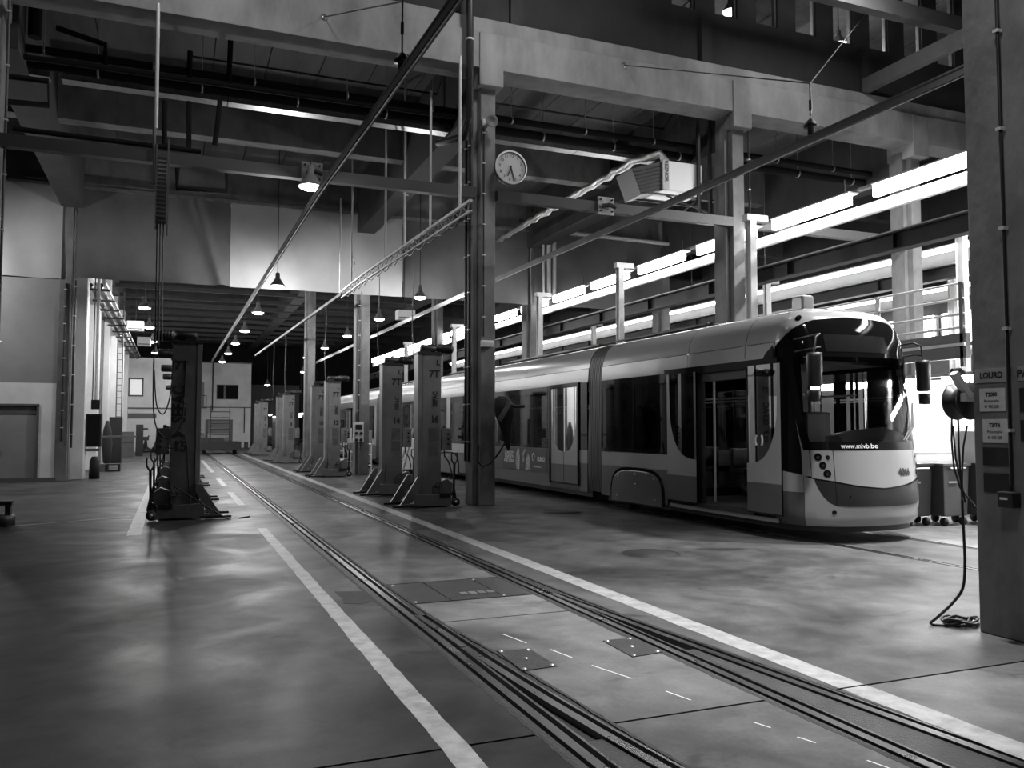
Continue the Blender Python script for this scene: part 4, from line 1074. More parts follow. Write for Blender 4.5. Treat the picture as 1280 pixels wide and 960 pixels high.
def leaf(s, y0, y1, outer, z0=.37, z1=2.53, d=.045, sign=False, flat=False):
    """door leaf: light panel with the black glass cut out in half a U; outer = the side (0: y0, 1: y1) that keeps a full light strip"""
    N_ = 22; wd = y1 - y0; cols = []
    for i in range(N_ + 1):
        t = i / N_; t = t ** 1.5
        if t <= .085: zb = z1
        else:
            k = 1 - (t - .085) / .915
            zb = 1.08 + .95 * (1 - (1 - k ** 2.8) ** (1 / 2.0)) if k < 1 else z1
        cols.append((t, zb))
    def yy(t): return y0 + wd * t if outer == 0 else y1 - wd * t
    x0, x1 = X(s, d), X(s, d - .03)
    L_ = MB(); U_ = MB(); G = MB()
    zs = .80
    for (ta, za), (tb, zb) in zip(cols, cols[1:]):
        ya, yb = yy(ta), yy(tb)
        L_.add([(x0, ya, z0), (x0, yb, z0), (x0, yb, zs), (x0, ya, zs)], [(0, 1, 2, 3)])
        U_.add([(x0, ya, zs), (x0, yb, zs), (x0, yb, zb), (x0, ya, za)], [(0, 1, 2, 3)])
        if min(za, zb) < z1 - 1e-4: G.add([(x0 , ya, za), (x0, yb, zb), (x0, yb, z1), (x0, ya, z1)], [(0, 1, 2, 3)])
    lf = U_.build('door_leaf', M_tramL, M)
    L_.build('leaf_lower', M_tramM, lf); G.build('leaf_glass', M_leafglass, lf)
    e = MB(); e.box(x0 - s * .001, x1, y0, y0 + .012, z0, z1).box(x0 - s * .001, x1, y1 - .012, y1, z0, z1).box(x0 - s * .001, x1, y0, y1, z0 - .02, z0)
    e.build('leaf_edge', M_gloss, lf)
    if sign:
        yc = y0 + wd * .38 if outer == 1 else y1 - wd * .38
        for q in (-1, 1):
            mb = MB(); 
            pts = [(x0 + s * .006, yc + q * (.05 + .022 * cos(u)), 1.42 + .075 * sin(u)) for u in [(-1 + 2 * k / 6) * 1.3 for k in range(7)]]
            mb.tube(pts, .011, 6); mb.build('door_sticker', M_white, lf)
    return lf
M_leafglass = glass_mat('door_glass', .38)
def fairing(s, ya, yb, z1=.80):
    def arch(mb, a, b, zt, x0, x1, z0=.20):
        c = (a + b) / 2; h = (b - a) / 2
        P = [(a, z0), (b, z0)] + [(c + h * (1 if cos(t) > 0 else -1) * abs(cos(t)) ** .55, z0 + (zt - z0) * sin(t) ** .55) for t in [pi * k / 24 for k in range(1, 24)]]
        mb.prism(P, x0, x1, 'x')
    mb = MB(); arch(mb, ya - .07, yb + .07, z1 + .06, X(s, .0), X(s, .004)); mb.build('fairing_gap', M_gloss, M)
    mb = MB(); arch(mb, ya, yb, z1, X(s, .0), X(s, .022)); fa = mb.build('bogie_fairing', M_tramM, M, bevel=.006)
    for (u, z) in ((.15, .68), (.5, .74), (.85, .68), (.12, .3), (.5, .55), (.88, .3)):
        MB().lathe([(.001, X(s, .028)), (.018, X(s, .028)), (.022, X(s, .02))], (0, ya + (yb - ya) * u, z), 8, 'x').build('bolt', M_galv, fa)
def bogie(yc):
    mb = MB()
    for dy in (-.9, .9):
        for s in (-1, 1): mb.lathe([(.001, TX + s * .66), (.30, TX + s * .66), (.30, TX + s * .78), (.001, TX + s * .78)], (0, yc + dy, .30), 20, 'x')
    mb.box(TX - .9, TX + .9, yc - .7, yc + .7, .18, .5); mb.build('bogie', M_black, M)
def bellows(y0, y1):
    t = MB(); n = 7
    P0 = [(-lin(z, PZ, PW), z) for z in [.30, .6, 1.2, 2.0, 2.6, 2.85, 3.05, 3.2, 3.3, 3.36]]
    for k in range(n):
        a = y0 + (y1 - y0) * k / n; b = y0 + (y1 - y0) * (k + .62) / n
        for d, ya, yb in ((.0, a, b), (-.05, b, y0 + (y1 - y0) * (k + 1) / n)):
            path = [(x - d if x < 0 else x, z + (d if z > 3.3 else 0)) for x, z in P0]
            path = path + [(-x, z) for x, z in reversed(path)]
            m_ = len(path); vs = [(TX + x, y, z) for y in (ya, yb) for x, z in path]
            mb = t if d else MB()
            mb.add(vs, [(i, i + 1, m_ + i + 1, m_ + i) for i in range(m_ - 1)])
            if d == 0:
                mb.add([(TX + x * .93, y, z if z < 3.2 else z - .08) for y in (ya, yb) for x, z in path], [(i, i + 1, m_ + i + 1, m_ + i) for i in range(m_ - 1)])
                mb.add([(TX + x, ya, z) for x, z in path] + [(TX + x * .93, ya, z if z < 3.2 else z - .08) for x, z in path], [(i, i + 1, m_ + i + 1, m_ + i) for i in range(m_ - 1)])
                mb.build('bellows_fold', M_bell, M)
    t.build('bellows_inner', M_black, M)
def interior(y0, y1):
    box(TX - 1.1, TX + 1.1, y0, y1, .30, .35).build('cabin_floor', M_int, M)
    box(TX - 1.08, TX + 1.08, y0, y1, 2.56, 2.60).build('cabin_ceiling', M_int, M)
    MB().tube([(TX - .5, y0 + .1, 2.1), (TX - .5, y1 - .1, 2.1)], .018, 6).tube([(TX + .5, y0 + .1, 2.1), (TX + .5, y1 - .1, 2.1)], .018, 6).build('grab_rail', M_steel, M)
    box(TX - 1.0, TX + 1.0, y0 + .05, y1 - .05, .15, .30).build('underframe', M_black, M)
def seat(x, y, f=1):
    mb = MB(); mb.box(x - .22, x + .22, y - .2, y + .2, .75, .85).box(x - .22, x + .22, y + f * .18, y + f * .26, .8, 1.22).box(x - .05, x + .05, y - .05, y + .05, .35, .75)
    mb.build('passenger_seat', M_black, M, bevel=.02)
def roofgear(y0, y1, h=.06, w=.55):
    mb = MB(); mb.box(TX - w, TX + w, y0, y1, 3.40, 3.40 + h); mb.build('roof_equipment', M_dsteel, M, bevel=.02)
# module 1: cab, open door, window, bogie
for a, b in ((9.75, 10.42), (10.43, 11.96), (11.97, 15.02)): roof(a, b)
interior(9.75, 15.02)
for s in (-1, 1):
    panel(s, 9.62, 10.22, .26, 1.0, 'side_panel_lower', M_tramM, -.05); panel(s, 9.62, 10.25, 1.0, 2.6 if s < 0 else 1.3, 'door_post', M_gloss, -.05)
    if s > 0: panel(s, 9.7, 10.2, 1.3, 2.5, 'cab_pane', M_glass, -.05, .01)
    MB().prism([(9.74, 2.55), (10.02, 2.55), (9.9, 2.70), (9.74, 2.80)], X(s, .004), X(s, -.01), 'x').build('mask_corner', M_gloss, M)
    panel(s, 11.62, 12.55, .26, 2.6, 'door_pocket', M_gloss, -.05)
    box(X(s, .03), X(s, -.04), 9.62, 12.6, 2.50, 2.62).build('door_header', M_gloss, M)
    box(X(s, .02), X(s, -.2), 10.2, 11.7, .30, .36).build('door_sill', M_dsteel, M)
    skirt(s, 12.56, 15.0); window(s, 12.58, 13.72); window(s, 13.72, 15.0)
    fairing(s, 12.72, 14.55)
    panel(s, 9.7, 12.5, .24, .30, 'sole_bar', M_tramL, .0)
leaf(-1, 9.53, 10.29, 0, d=.06, sign=True); leaf(-1, 11.60, 12.47, 1, d=.06)
leaf(1, 10.25, 10.95, 0, d=.05); leaf(1, 10.96, 11.66, 1, d=.05)
# opening: inner door frame
mb = MB(); mb.box(X(-1, -.02), X(-1, -.10), 10.22, 10.30, .3, 2.5).box(X(-1, -.02), X(-1, -.10), 11.56, 11.66, .3, 2.5).box(X(-1, -.02), X(-1, -.10), 10.22, 11.66, 2.36, 2.5)
mb.build('door_frame', M_dsteel, M)
MB().tube([(8.25, 11.45, .4), (8.25, 11.45, 2.4)], .02, 8).build('grab_pole', M_steel, M)
MB().tube([(8.6, 10.45, 2.4), (8.62, 10.4, 1.9), (8.7, 10.3, 1.4), (8.66, 10.4, 1.2)], .02, 8).build('grab_pole', M_black, M)
box(8.75, 9.25, 10.35, 10.8, .35, 1.25).build('ticket_unit', M_black, M, bevel=.02)
bogie(13.6)
for x in (8.45, 9.95):
    for y in (12.8, 13.8): seat(x, y)
bellows(15.04, 15.60)
# suspended modules with double door, bogie modules
def module_door(y0, y1, first=False):
    roof(y0, (y0 + y1) / 2 - .005); roof((y0 + y1) / 2 + .005, y1); interior(y0, y1)
    d0 = y0 + .42; d1 = d0 + 1.40
    for s in (-1, 1):
        skirt(s, y0, d0 - .06, 1.13); panel(s, y0, d0 - .06, 1.13, 2.56, 'end_pillar', M_gloss)
        panel(s, d0 - .06, d1 + .06, .26, .36, 'door_sill', M_dsteel, .0)
        f = MB(); f.box(X(s, .03), X(s, -.03), d0 - .06, d0, .36, 2.58).box(X(s, .03), X(s, -.03), d1, d1 + .06, .36, 2.58).box(X(s, .03), X(s, -.03), d0, d1, 2.50, 2.58); f.build('door_frame', M_gloss, M)
        m_ = (d0 + d1) / 2
        leaf(s, d0 + .01, m_ - .01, 0, z0=.40, z1=2.49, d=.01); leaf(s, m_ + .01, d1 - .01, 1, z0=.40, z1=2.49, d=.01)
        w0 = d1 + .18; panel(s, d1 + .06, w0, 1.13, 2.56, 'pillar', M_gloss)
        wn = (y1 - w0) / 3
        for k in range(3): window(s, w0 + wn * k, w0 + wn * (k + 1), vent=(k == 0))
        if first and s < 0:
            panel(s, d1 + .06, y1, .26, .54, 'side_panel_lower', M_tramM)
            panel(s, d1 + .06, y1, .545, 1.13, 'side_panel_upper', M_tramM)
            ad = panel(s, d1 + .20, w0 + wn * 2 - .35, .56, 1.11, 'advertising_panel', M_printed, .006, .01)
            xx = X(s, .0085)
            for txt, zz in (('LA ROUTE', .97), ("D'ARTISTE", .87), ('AVEC NOUS', .77)): text(txt, (xx, 20.0, zz), (0, -1, 0), (0, 0, 1), .10, M_white, ad, sx=1.25)
            text('CURRO', (xx, 17.98, .86), (0, -1, 0), (0, 0, 1), .14, M_white, ad, sx=.9)
            MB().tube([(xx, 18.42 + .07 * cos(u * pi / 8), .9 + .09 * sin(u * pi / 8)) for u in range(17)], .012, 5).build('ring_logo', M_white, ad)
            mb = MB()
            mb.prism([(19.5, .57), (19.32, .57), (19.26, .78), (19.30, 1.09), (19.42, 1.09), (19.54, .9)], xx, xx - .002, 'x')
            mb.prism([(19.08, .75), (18.98, .78), (19.0, .95), (18.85, 1.09), (18.93, 1.09), (19.15, .95)], xx, xx - .002, 'x')
            mb.prism([(18.92, .57), (18.6, .57), (18.62, .85), (18.72, .98), (18.86, .95)], xx, xx - .002, 'x')
            mb.build('printed_figures', M_foot, ad)
            text('CURRO', (xx, 18.2, .68), (0, -1, 0), (0, 0, 1), .06, M_paper, ad, sx=2.2)
        else: skirt(s, d1 + .06, y1)
    for x in (8.45, 9.95):
        for y in (d1 + .8, d1 + 1.9, d1 + 3.0, d1 + 4.1): seat(x, y)
def module_bogie(y0, y1):
    roof(y0, y1); interior(y0, y1); bogie((y0 + y1) / 2)
    for s in (-1, 1):
        skirt(s, y0, y1)
        panel(s, y0, y0 + .35, 1.13, 2.56, 'end_pillar', M_tramL)
        window(s, y0 + .35, y0 + 2.0, lightframe=False, vent=True, fr=.07); panel(s, y0 + 2.0, y0 + 2.4, 1.13, 2.56, 'pillar', M_tramL)
        window(s, y0 + 2.4, y1 - .35, vent=True, fr=.07); panel(s, y1 - .35, y1, 1.13, 2.56, 'end_pillar', M_tramL)
        fairing(s, (y0 + y1) / 2 - 1.0, (y0 + y1) / 2 + 1.0)
    for x in (8.45, 9.95):
        for y in (y0 + 1, y0 + 2, y0 + 3.2): seat(x, y)
MODULES = [('d', 15.62, 22.4), ('b', 22.95, 27.3), ('d', 27.9, 34.7), ('b', 35.3, 39.7), ('d', 40.3, 47.0), ('b', 47.6, 52.5)]
last = 22.4
for i, (k, a, b) in enumerate(MODULES):
    (module_door(a, b, i == 0) if k == 'd' else module_bogie(a, b))
    if i < len(MODULES) - 1: bellows(b + .01, MODULES[i + 1][1] - .01)
box(8.1, 10.3, 52.5, 52.6, .3, 3.3).build('rear_end', M_gloss, M)
for a, b in ((12.2, 14.8), (16.2, 21.5), (23.2, 27.0), (28.5, 34), (35.6, 39.4)): roofgear(a, b)
MB().tube([(8.75, 12.1, 3.45), (8.75, 21.8, 3.45)], .02, 6).build('roof_cable', M_black, M)

# second tram in the next bay, seen through the open door and the windows: shorter copy made of the cab end and first modules
def dup_if(root, loc, label, ymax):
    kids = {}
    for x in list(C.objects):
        if x.parent: kids.setdefault(x.parent.name, []).append(x)
    def cp(o, par):
        if o.data and par is not None and par == r and min(v.co.y for v in o.data.vertices) > ymax: return
        if o.name.startswith(('passenger_seat', 'printed', 'advert')): return
        c = o.copy(); C.objects.link(c); c.parent = par
        for k in kids.get(o.name, []): cp(k, c)
    r = root.copy(); C.objects.link(r); r.location = loc; r['label'] = label
    for k in kids.get(root.name, []): cp(k, r)
    return r
tram2 = dup_if(tram, (15.3, 20.4, 0), 'second similar tram in the bright next bay, glimpsed through the open door of tram 4066', 12.6)

# ================================================================== MOBILE LIFTING POSTS
def lifting_post(num, lab, mirror=False, m=None, big=False):
    m = m or M_tower; q = -1 if mirror else 1
    t = thing('lifting_post', lab, 'lifting post', (0, 0, 0), 'mobile lifting posts along the middle track')
    def bx(x0, x1, *r): return box(q * x0, q * x1, *r)
    def px(P): return [(q * x, *r) for x, *r in P]
    # column: wide web plate towards the camera with side flanges
    mb = MB(); mb.box(q * .0, q * .40, 0, .30, .10, 3.12)
    mb.build('column', m, t, bevel=.01)
    bx(-.09, -.005, -.01, .31, .10, 3.10).build('guide_channel', M_tower, t, bevel=.006)
    bx(-.005, .0, .01, .29, .12, 3.08).build('channel_recess', M_black, t)
    bx(-.10, .42, -.02, .32, 3.10, 3.15).build('top_plate', M_dsteel, t)
    # base: two long legs, cross member, struts, forks
    for y in (-.08, .72):
        mb = MB(); mb.prism(px([(-.52, .03), (-.52, .06), (-.18, .10), (-.16, .28), (.60, .24), (.62, .05), (.55, .03)]), y, y + .10, 'y')
        mb.build('base_leg', m, t, bevel=.006)
        mb = MB(); mb.prism(px([(-.46, .06), (-.40, .14), (-.10, .62), (-.02, .62), (-.02, .50), (-.20, .14), (-.30, .06)]), y + .02, y + .08, 'y'); mb.build('gusset', m, t)
        bx(-.62, -.10, y - .06, y + .03, .02, .06).build('fork', M_dsteel, t)
        MB().lathe([(.001, y - .03), (.085, y - .03), (.085, y + .02), (.001, y + .02)], (q * .69, 0, .10), 18, 'y').build('wheel', M_rubber, t)
        MB().lathe([(.001, y - .04), (.03, y - .04), (.03, y - .03)], (q * .69, 0, .10), 10, 'y').build('hub', M_galv, t)
    bx(-.02, .58, .02, .72, .06, .20).build('cross_member', m, t)
    mb = MB(); mb.prism(px([(.40, .26), (.66, .26), (.66, .48), (.55, .56), (.40, .50)]), .05, .30, 'y'); mb.build('battery_cover', m, t, bevel=.01)
    bx(.22, .38, -.03, -.0, .22, .42).build('base_box', M_towerD, t)
    bx(.35, .58, -.09, -.04, .2, .28).build('base_bracket', M_dsteel, t)
    # spindle motor lying on top
    c = MB(); c.lathe([(.001, q * .0), (.075, q * .0), (.08, q * .06), (.08, q * .30), (.06, q * .32), (.06, q * .36), (.095, q * .37), (.095, q * .66), (.07, q * .69), (.001, q * .69)], (0, .15, 3.235), 20, 'x')
    mo = c.build('drive_motor', M_black, t)
    for k in range(5): MB().lathe([(.096, q * (.42 + .05 * k)), (.103, q * (.42 + .05 * k)), (.103, q * (.435 + .05 * k)), (.096, q * (.435 + .05 * k))], (0, .15, 3.235), 18, 'x').build('cooling_fin', M_dsteel, mo)
    bx(.02, .2, .05, .25, 3.15, 3.2).build('motor_foot', M_dsteel, t)
    # control box and handle
    cb = bx(.42, .64, .02, .26, 1.14, 1.60).build('control_box', m if not mirror else M_grey, t, bevel=.01)
    for z in (1.28, 1.38, 1.48): MB().lathe([(.001, -.012), (.022, -.012), (.022, .02)], (q * .56, 0, z), 12, 'y').build('push_button', M_black, cb)
    MB().lathe([(.001, 1.66), (.03, 1.65), (.03, 1.60)], (q * .50, .12, 0), 12).build('signal_cap', M_black, cb)
    MB().tube(px([(.50, .1, 1.14), (.50, .08, 1.02), (.56, .0, .92), (.62, -.02, .70), (.58, 0, .55)]), .014, 6).build('control_cable', M_cable, t)
    hd = MB(); hd.bar((q * .70, .10, .12), (q * .72, .10, .86), .045, .03); ha = hd.build('tow_bar', M_black, t)
    MB().tube(px([(.72, .10, .84), (.66, .10, .94), (.66, .10, 1.08), (.78, .10, 1.08), (.78, .10, .94), (.72, .10, .84)]), .016, 8).build('grip', M_black, ha)
    MB().tube(px([(.62, .10, .20), (.72, .10, .34), (.74, .10, .16)]), .035, 8).build('hydraulic_jack', M_black, t)
    MB().tube(px([(.26, -.03, .42), (.30, -.05, .50), (.36, -.05, .46), (.38, -.03, .56)]), .012, 6).build('hook', M_black, t)
    # markings
    f = -.004; ux = (1, 0, 0); uz = (0, 0, 1)
    xc = q * .25
    text('7T', (xc, f, 2.70), ux, uz, .20, M_ink, t, sx=1.0)
    if not big:
        text('L', (q * .33, f, 2.93), ux, uz, .15, M_ink, t)
        text('SEFAC', (xc + .02, f, 2.19), (0, 0, 1), (-1, 0, 0), .13, M_ink, t, sx=.85)
        text(num, (xc + .01, f, 1.77), ux, uz, .20, M_ink, t, sx=.82)
        for z0, z1 in ((1.32, 1.60), (1.05, 1.30)): bx(.14, .35, -.005, 0, z0, z1).build('instruction_plate', M_towerD, t)
    else:
        text('SEFAC', (xc - .02, f, 2.02), (0, 0, 1), (-1, 0, 0), .30, M_ink, t, sx=.78)
        mb = MB(); mb.prism([(xc - .12, 1.42), (xc - .02, 1.46), (xc + .08, 1.40), (xc + .08, 1.47), (xc - .02, 1.54), (xc - .12, 1.49)], -.004, -.001, 'y'); mb.build('chevron_mark', M_ink, t)
        text(num, (xc, f, 1.27), ux, uz, .24, M_ink, t)
    return t
def place(t, x, y): t.location = (x, y, 0)
rnames = {16: (4.66, 16.3), 14: (4.68, 19.5), 12: (4.68, 27.5), 10: (4.70, 30.6), 8: (4.70, 38.9), 6: (4.72, 41.8), 4: (4.75, 51), 2: (4.75, 54.0)}
for k, (x, y) in rnames.items():
    lab = {16: 'lifting post numbered 16, nearest on the right side, left of the clock column', 14: 'lifting post numbered 14 with black motor on top, second on the right side', 12: 'third lifting post of the right row, left of the far column',
           10: 'fourth lifting post of the right row, numbered 10', 8: 'fifth lifting post of the right row, numbered 8', 6: 'sixth lifting post of the right row, half hidden behind number 8',
           4: 'seventh lifting post of the right row, small and far', 2: 'farthest lifting post of the right row, beside the cabin block'}[k]
    p = lifting_post(str(k) if k != 2 else '4', lab); place(p, x, y)
for k, (x, y) in {15: (.36, 15.75), 13: (.34, 19.6), 11: (.34, 24.5), 9: (.34, 28.5), 7: (.36, 36)}.items():
    lab = {15: 'dark lifting post standing nearest on the left side of the track, with large vertical lettering', 13: 'second dark lifting post of the left row, mostly hidden by the nearest', 11: 'third lifting post of the left row, its motor showing left of the nearest post',
           9: 'fourth lifting post of the left row, mostly hidden', 7: 'farthest lifting post of the left row, only its motor visible'}[k]
    p = lifting_post(str(k), lab, True, M_towerD, big=True); place(p, x, y)
# hanging power cable of the nearest left post
t = thing('power_drop', 'pale vertical rod and cable bundle dropping from the girder to the nearest left lifting post', 'cable', (-.38, 15.7, 3.0))
MB().tube([(-.40, 15.75, 9.15), (-.39, 15.75, 6.9)], .032, 8).build('hanger_rod', M_steel, t)
MB().tube([(-.42, 15.75, 6.9), (-.40, 15.75, 5.9)], .03, 8).build('lower_rod', M_grey, t)
mb = MB(); 
for i in range(16): mb.box(-.36, -.20, 15.70, 15.80, 5.2 + i * .075, 5.245 + i * .075)
mb.build('chain_links', M_dsteel, t)
box(-.38, -.35, 15.7, 15.8, 5.1, 6.6).build('channel', M_grey, t); box(-.19, -.165, 15.7, 15.8, 5.0, 6.7).build('channel', M_grey, t)
for dx in (0, .05, .1): MB().tube([(-.34 + dx, 15.76, 5.3), (-.33 + dx, 15.75, 4.2), (-.32 + dx, 15.76, 3.0 + dx)], .013, 6).build('cable', M_grey if dx else M_cable, t)
MB().tube(smooth([(-.33, 15.72, 3.2), (-.34, 15.70, 2.4), (-.30, 15.70, 1.7), (-.12, 15.68, 1.42), (.10, 15.70, 1.6), (.16, 15.72, 2.0), (.18, 15.74, 2.8)]), .014, 6).build('cable_loop', M_cable, t)
MB().tube(smooth([(-.33, 15.72, 2.6), (-.28, 15.70, 2.0), (-.16, 15.68, 1.85), (-.06, 15.7, 2.2), (-.02, 15.72, 2.8)]), .012, 6).build('cable_loop', M_cable, t)
MB().tube(smooth([(-.15, 15.66, 1.3), (.0, 15.64, 1.25), (.2, 15.66, 1.4), (.25, 15.66, .8), (.3, 15.66, .3)]), .012, 6).build('cable_loop', M_cable, t)
MB().tube(smooth([(.02, 15.6, .6), (.9, 15.5, .02), (1.15, 15.6, .012), (1.3, 15.75, .012)]), .012, 6).build('floor_cable', M_cable, t)

# ================================================================== LEFT SIDE THINGS
t = thing('warning_stand', 'black floor stand cut by the left edge of the picture', 'stand', (-2.55, 15.8, 0))
mb = MB(); mb.lathe([(.001, 0), (.22, 0), (.22, .16), (.19, .19), (.001, .19)], (-2.6, 15.85, 0), 6); mb.build('base', M_black, t)
box(-2.74, -2.68, 15.75, 15.9, .18, .36).build('upright', M_black, t); box(-2.52, -2.44, 15.75, 15.9, .18, .36).build('upright', M_black, t)
box(-2.78, -2.42, 15.72, 15.92, .34, .41).build('top_plate', M_black, t)
t = thing('wall_cabinet', 'black control cabinet on the white wall behind the stained column', 'cabinet', (-2.5, 30, .9))
box(-2.6, -2.15, 29.7, 30.3, 1.0, 2.05).build('body', M_dsteel, t); box(-2.55, -2.2, 29.68, 29.7, 1.05, 2.0).build('door', M_pipe, t)
box(-2.6, -2.2, 29.72, 30.4, .86, .93).build('shelf', M_black, t); box(-2.45, -2.2, 29.6, 29.75, 2.2, 2.5).build('breaker_box', M_dsteel, t)
MB().tube([(-2.32, 29.7, 2.5), (-2.32, 29.7, 8.0)], .05).build('pipe', M_steel, t); MB().tube([(-2.42, 29.7, 2.5), (-2.42, 29.7, 8.0)], .02).build('pipe', M_grey, t)
solo(MB().lathe([(.001, 0), (.16, 0), (.14, .55), (.08, .7), (.001, .7)], (-2.3, 29.5, 0), 12), 'dark_bag', M_rubber, 'black sack on the floor under the control cabinet', 'bag')
solo(box(-2.69, -2.3, 34.0, 34.5, 0, .28), 'pallet_box', M_towerD, 'low dark crate on the floor before the white wall, left piece', 'crate')
solo(MB().box(-2.28, -1.8, 34, 34.5, 0, .06).box(-2.28, -2.2, 34, 34.5, .06, .24).box(-1.88, -1.8, 34, 34.5, .06, .24).box(-2.28, -1.8, 34, 34.5, .24, .28), 'pallet', M_dsteel, 'low dark pallet on the floor beside the crate', 'pallet')
solo(box(-2.7, -1.3, 34.3, 34.7, 1.25, 1.31), 'wall_shelf', M_grey, 'thin shelf on the white wall behind the crate', 'shelf')
solo(MB().lathe([(.001, 0), (.14, .2), (.20, .9), (.16, 1.5), (.05, 1.9), (.001, 1.9)], (-2.52, 38, 0), 12), 'wrapped_bundle', M_rubber, 'tall black wrapped bundle standing by the white wall', 'bundle')
t = thing('tall_cabinet', 'tall dark cabinet standing at the third pilaster of the white wall', 'cabinet', (-1.3, 42, 0))
box(-2.71, -2.2, 42, 42.8, 0, 2.1).build('body', M_dsteel, t); box(-2.68, -2.23, 41.97, 42, .1, 2.0).build('door', M_black, t)
t = thing('wall_ladder', 'thin caged ladder on the white wall above the tall cabinet', 'ladder', (-2.5, 45, 0))
for x in (-2.62, -2.38): MB().tube([(x, 45, 0.0), (x, 45, 8.3)], .03, 6).build('stile', M_grey, t)
for i in range(26): MB().tube([(-2.62, 45, .3 + i * .31), (-2.38, 45, .3 + i * .31)], .018, 5).build('rung', M_grey, t)
t = thing('tool_trolley', 'grey tool cabinet at the far end of the white wall', 'cabinet', (-1.2, 50, 0))
box(-2.6, -2.0, 50, 50.7, 0, 1.4).build('body', M_grey, t); box(-2.6, -2.0, 49.98, 50, .8, .84).build('drawer_line', M_black, t)
solo(MB().box(-1.98, -1.6, 52, 52.5, 0, 1.8).box(-1.6, -1.35, 52, 52.4, 1.5, 1.6).box(-1.6, -1.3, 52, 52.4, .9, 1.1), 'drill_stand', M_black, 'black machine beside the grey tool cabinet', 'machine')
for i, (x, w, h) in enumerate(((-2.2, .9, .5), (-1.5, .8, .7))):
    mb = MB(); mb.lathe([(.001, 0), (w * .5, 0), (w * .42, h * .4), (w * .15, h * .7), (.08, h * 1.6), (.001, h * 1.6)], (x + .5, 60.5, 0), 9)
    mb.bar((x + .3, 60.5, .3), (x + .7, 60.5, h * 2.2), .1, .1)
    solo(mb, 'floor_machine', M_black, ['dark floor cleaning machine by the far white wall, left', 'dark floor cleaning machine with upright handle by the far white wall, right'][i], 'machine')
for i in range(4):
    pass
t = thing('wall_sign_bar', 'long grey bar on the far white wall above the machines', 'bar', (-.5, 61.9, 2.3))
box(-2.9, -1.1, 61.85, 61.95, 2.3, 2.6).build('bar', M_grey, t)
# pipe racks along the left wall top
t = thing('pipe_rack', 'bundle of pipes on short brackets running along the top of the left white wall', 'pipe', (-2.2, 40, 7.6))
for i, (dx, dz, r) in enumerate(((0, 0, .07), (.22, .05, .05), (.42, .0, .09), (.62, .12, .04))):
    MB().tube([(-2.62 + dx * .7, 30.4, 6.30 + dz), (-2.62 + dx * .7, 61, 6.30 + dz)], r, 8).build('pipe_run', M_dsteel if i % 2 == 0 else M_galv, t)
for i in range(12): box(-2.78, -2.05, 30.5 + i * 2.6, 30.58 + i * 2.6, 6.14, 6.21).build('bracket', M_dsteel, t)

# wagon / bogie platform at the end of the track
t = thing('service_wagon', 'low dark work platform on the middle track in front of the cabin block', 'wagon', (2.6, 54, 0))
box(1.5, 3.9, 54, 57, .25, .75).build('frame', M_dsteel, t); box(1.5, 2.9, 54.3, 56.8, .75, 1.0).build('deck_load', M_black, t); box(2.0, 3.2, 54.6, 56.5, 1.0, 1.25).build('pale_load', M_wallG, t)
for x in (1.8, 3.6):
    for y in (54.5, 56.5): MB().lathe([(.001, x - .05), (.25, x - .05), (.25, x + .05), (.001, x + .05)], (0, y, .25), 14, 'x').build('wheel', M_black, t)
mb = MB()
for k in range(5): mb.tube([(2.1, 54.1, 1.2 + k * .35), (3.2, 54.1, 1.2 + k * .35)], .03, 5)
mb.tube([(2.1, 54.1, .8), (2.1, 54.1, 3.0)], .03, 5).tube([(3.2, 54.1, .8), (3.2, 54.1, 3.0)], .03, 5)
mb.build('rack', M_dsteel, t)
solo(box(5.2, 5.5, 69, 69.3, 0, .5), 'waste_bin', M_black, 'small black bin before the cabin block', 'bin')
# lamps and glowing fixtures far behind the posts
for i in range(9):
    x = 7.2 + (i % 3) * 1.6; y = 60 + i * 3
    t = thing('far_strip_light', ['nearest', 'second', 'third', 'fourth', 'fifth', 'sixth', 'seventh', 'eighth', 'farthest'][i] + ' of the small glowing strip lights far behind the lifting posts', 'strip light', (x, y, 2.6), 'small strip lights far behind the lifting posts')
    box(x, x + .08, y, y + 1.6, 2.6, 2.7).build('tube_lamp', M_tube2, t); box(x - .03, x + .11, y, y + 1.6, 2.7, 2.75).build('housing', M_steel, t)
    MB().tube([(x + .04, y + .8, 2.75), (x + .04, y + .8, 10.31)], .012, 5).build('hanger_rod', M_dsteel, t)
struct(box(6.3, 12, 88, 88.3, 0, 6), 'wall_end', M_wallG)
for i in range(5):
    x = 6.9 + i * .9
    solo(box(x, x + .35, 82, 82.4, 0, 2.6), 'locker', M_wallG, ['leftmost', 'second from the left', 'middle one', 'second from the right', 'rightmost'][i] + ' of the pale lockers far behind the lifting posts', 'locker', 'pale lockers far behind the lifting posts')
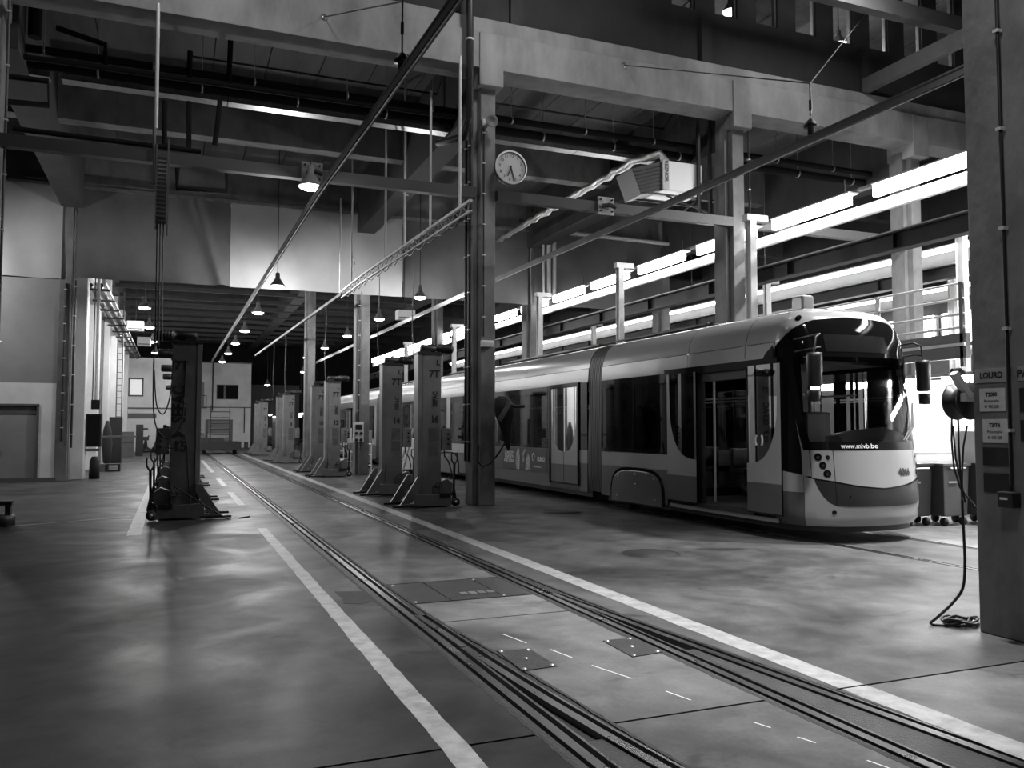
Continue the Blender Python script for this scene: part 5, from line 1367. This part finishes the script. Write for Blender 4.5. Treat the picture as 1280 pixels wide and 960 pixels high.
# access stairs and barriers between tram and posts
def barrier(x, y, ln, lab):
    t = thing('tube_barrier', lab, 'barrier', (x, y, 0))
    for z in (1.0, .6, .2): MB().tube([(x, y, z), (x, y + ln, z)], .022, 6).build('rail', M_steel, t)
    for u in range(4): MB().tube([(x, y + ln * u / 3, 0), (x, y + ln * u / 3, 1.0)], .022, 6).build('upright', M_steel, t)
barrier(6.9, 31, 4.5, 'white tube barrier beside the tram behind lifting post 12'); barrier(6.9, 36.5, 5, 'white tube barrier farther back beside the tram')
def frame(x, y, h, w, n, lab):
    t = thing('steel_rack', lab, 'rack', (x, y, 0))
    for dx in (0, w): box(x + dx, x + dx + .05, y, y + .05, 0, h).build('upright', M_steel, t)
    for i in range(n): box(x, x + w, y, y + .5, .3 + i * (h - .4) / max(1, n - 1), .34 + i * (h - .4) / max(1, n - 1)).build('shelf_level', M_steel, t)
frame(6.5, 44, 3.2, 1.2, 5, 'white steel rack behind lifting post 8'); frame(6.0, 35, 1.6, .9, 3, 'low white rack between lifting posts 10 and 12')
t = thing('leaning_ladder', 'small pale folding ladder leaning beside the tram behind lifting post 14', 'ladder', (7.1, 26, 0))
for dy in (0, .45): MB().bar((6.75, 26 + dy, 0), (7.15, 26 + dy, 1.6), .05, .05).build('stile', M_steel, t)
for i in range(5): MB().bar((6.8 + .07 * i, 26, .3 + i * .28), (6.8 + .07 * i, 26.45, .3 + i * .28), .04, .03).build('rung', M_steel, t)
for x, y, h, m_, lab in ((7.3, 28.2, 1.25, M_white, 'white equipment trolley beside the tram left of the ladder'), (7.0, 33.8, 1.5, M_wallG, 'pale machine housing behind lifting post 12')):
    t = thing('equipment_trolley', lab, 'trolley', (x, y, 0))
    box(x, x + .55, y, y + .8, .15, h).build('housing', m_, t, bevel=.03); box(x - .01, x, y + .1, y + .7, h * .5, h * .8).build('panel', M_black, t)
    for dx in (.1, .45): MB().lathe([(.001, y + .1), (.08, y + .1), (.08, y + .16), (.001, y + .16)], (x + dx, 0, .08), 10, 'y').build('wheel', M_black, t)
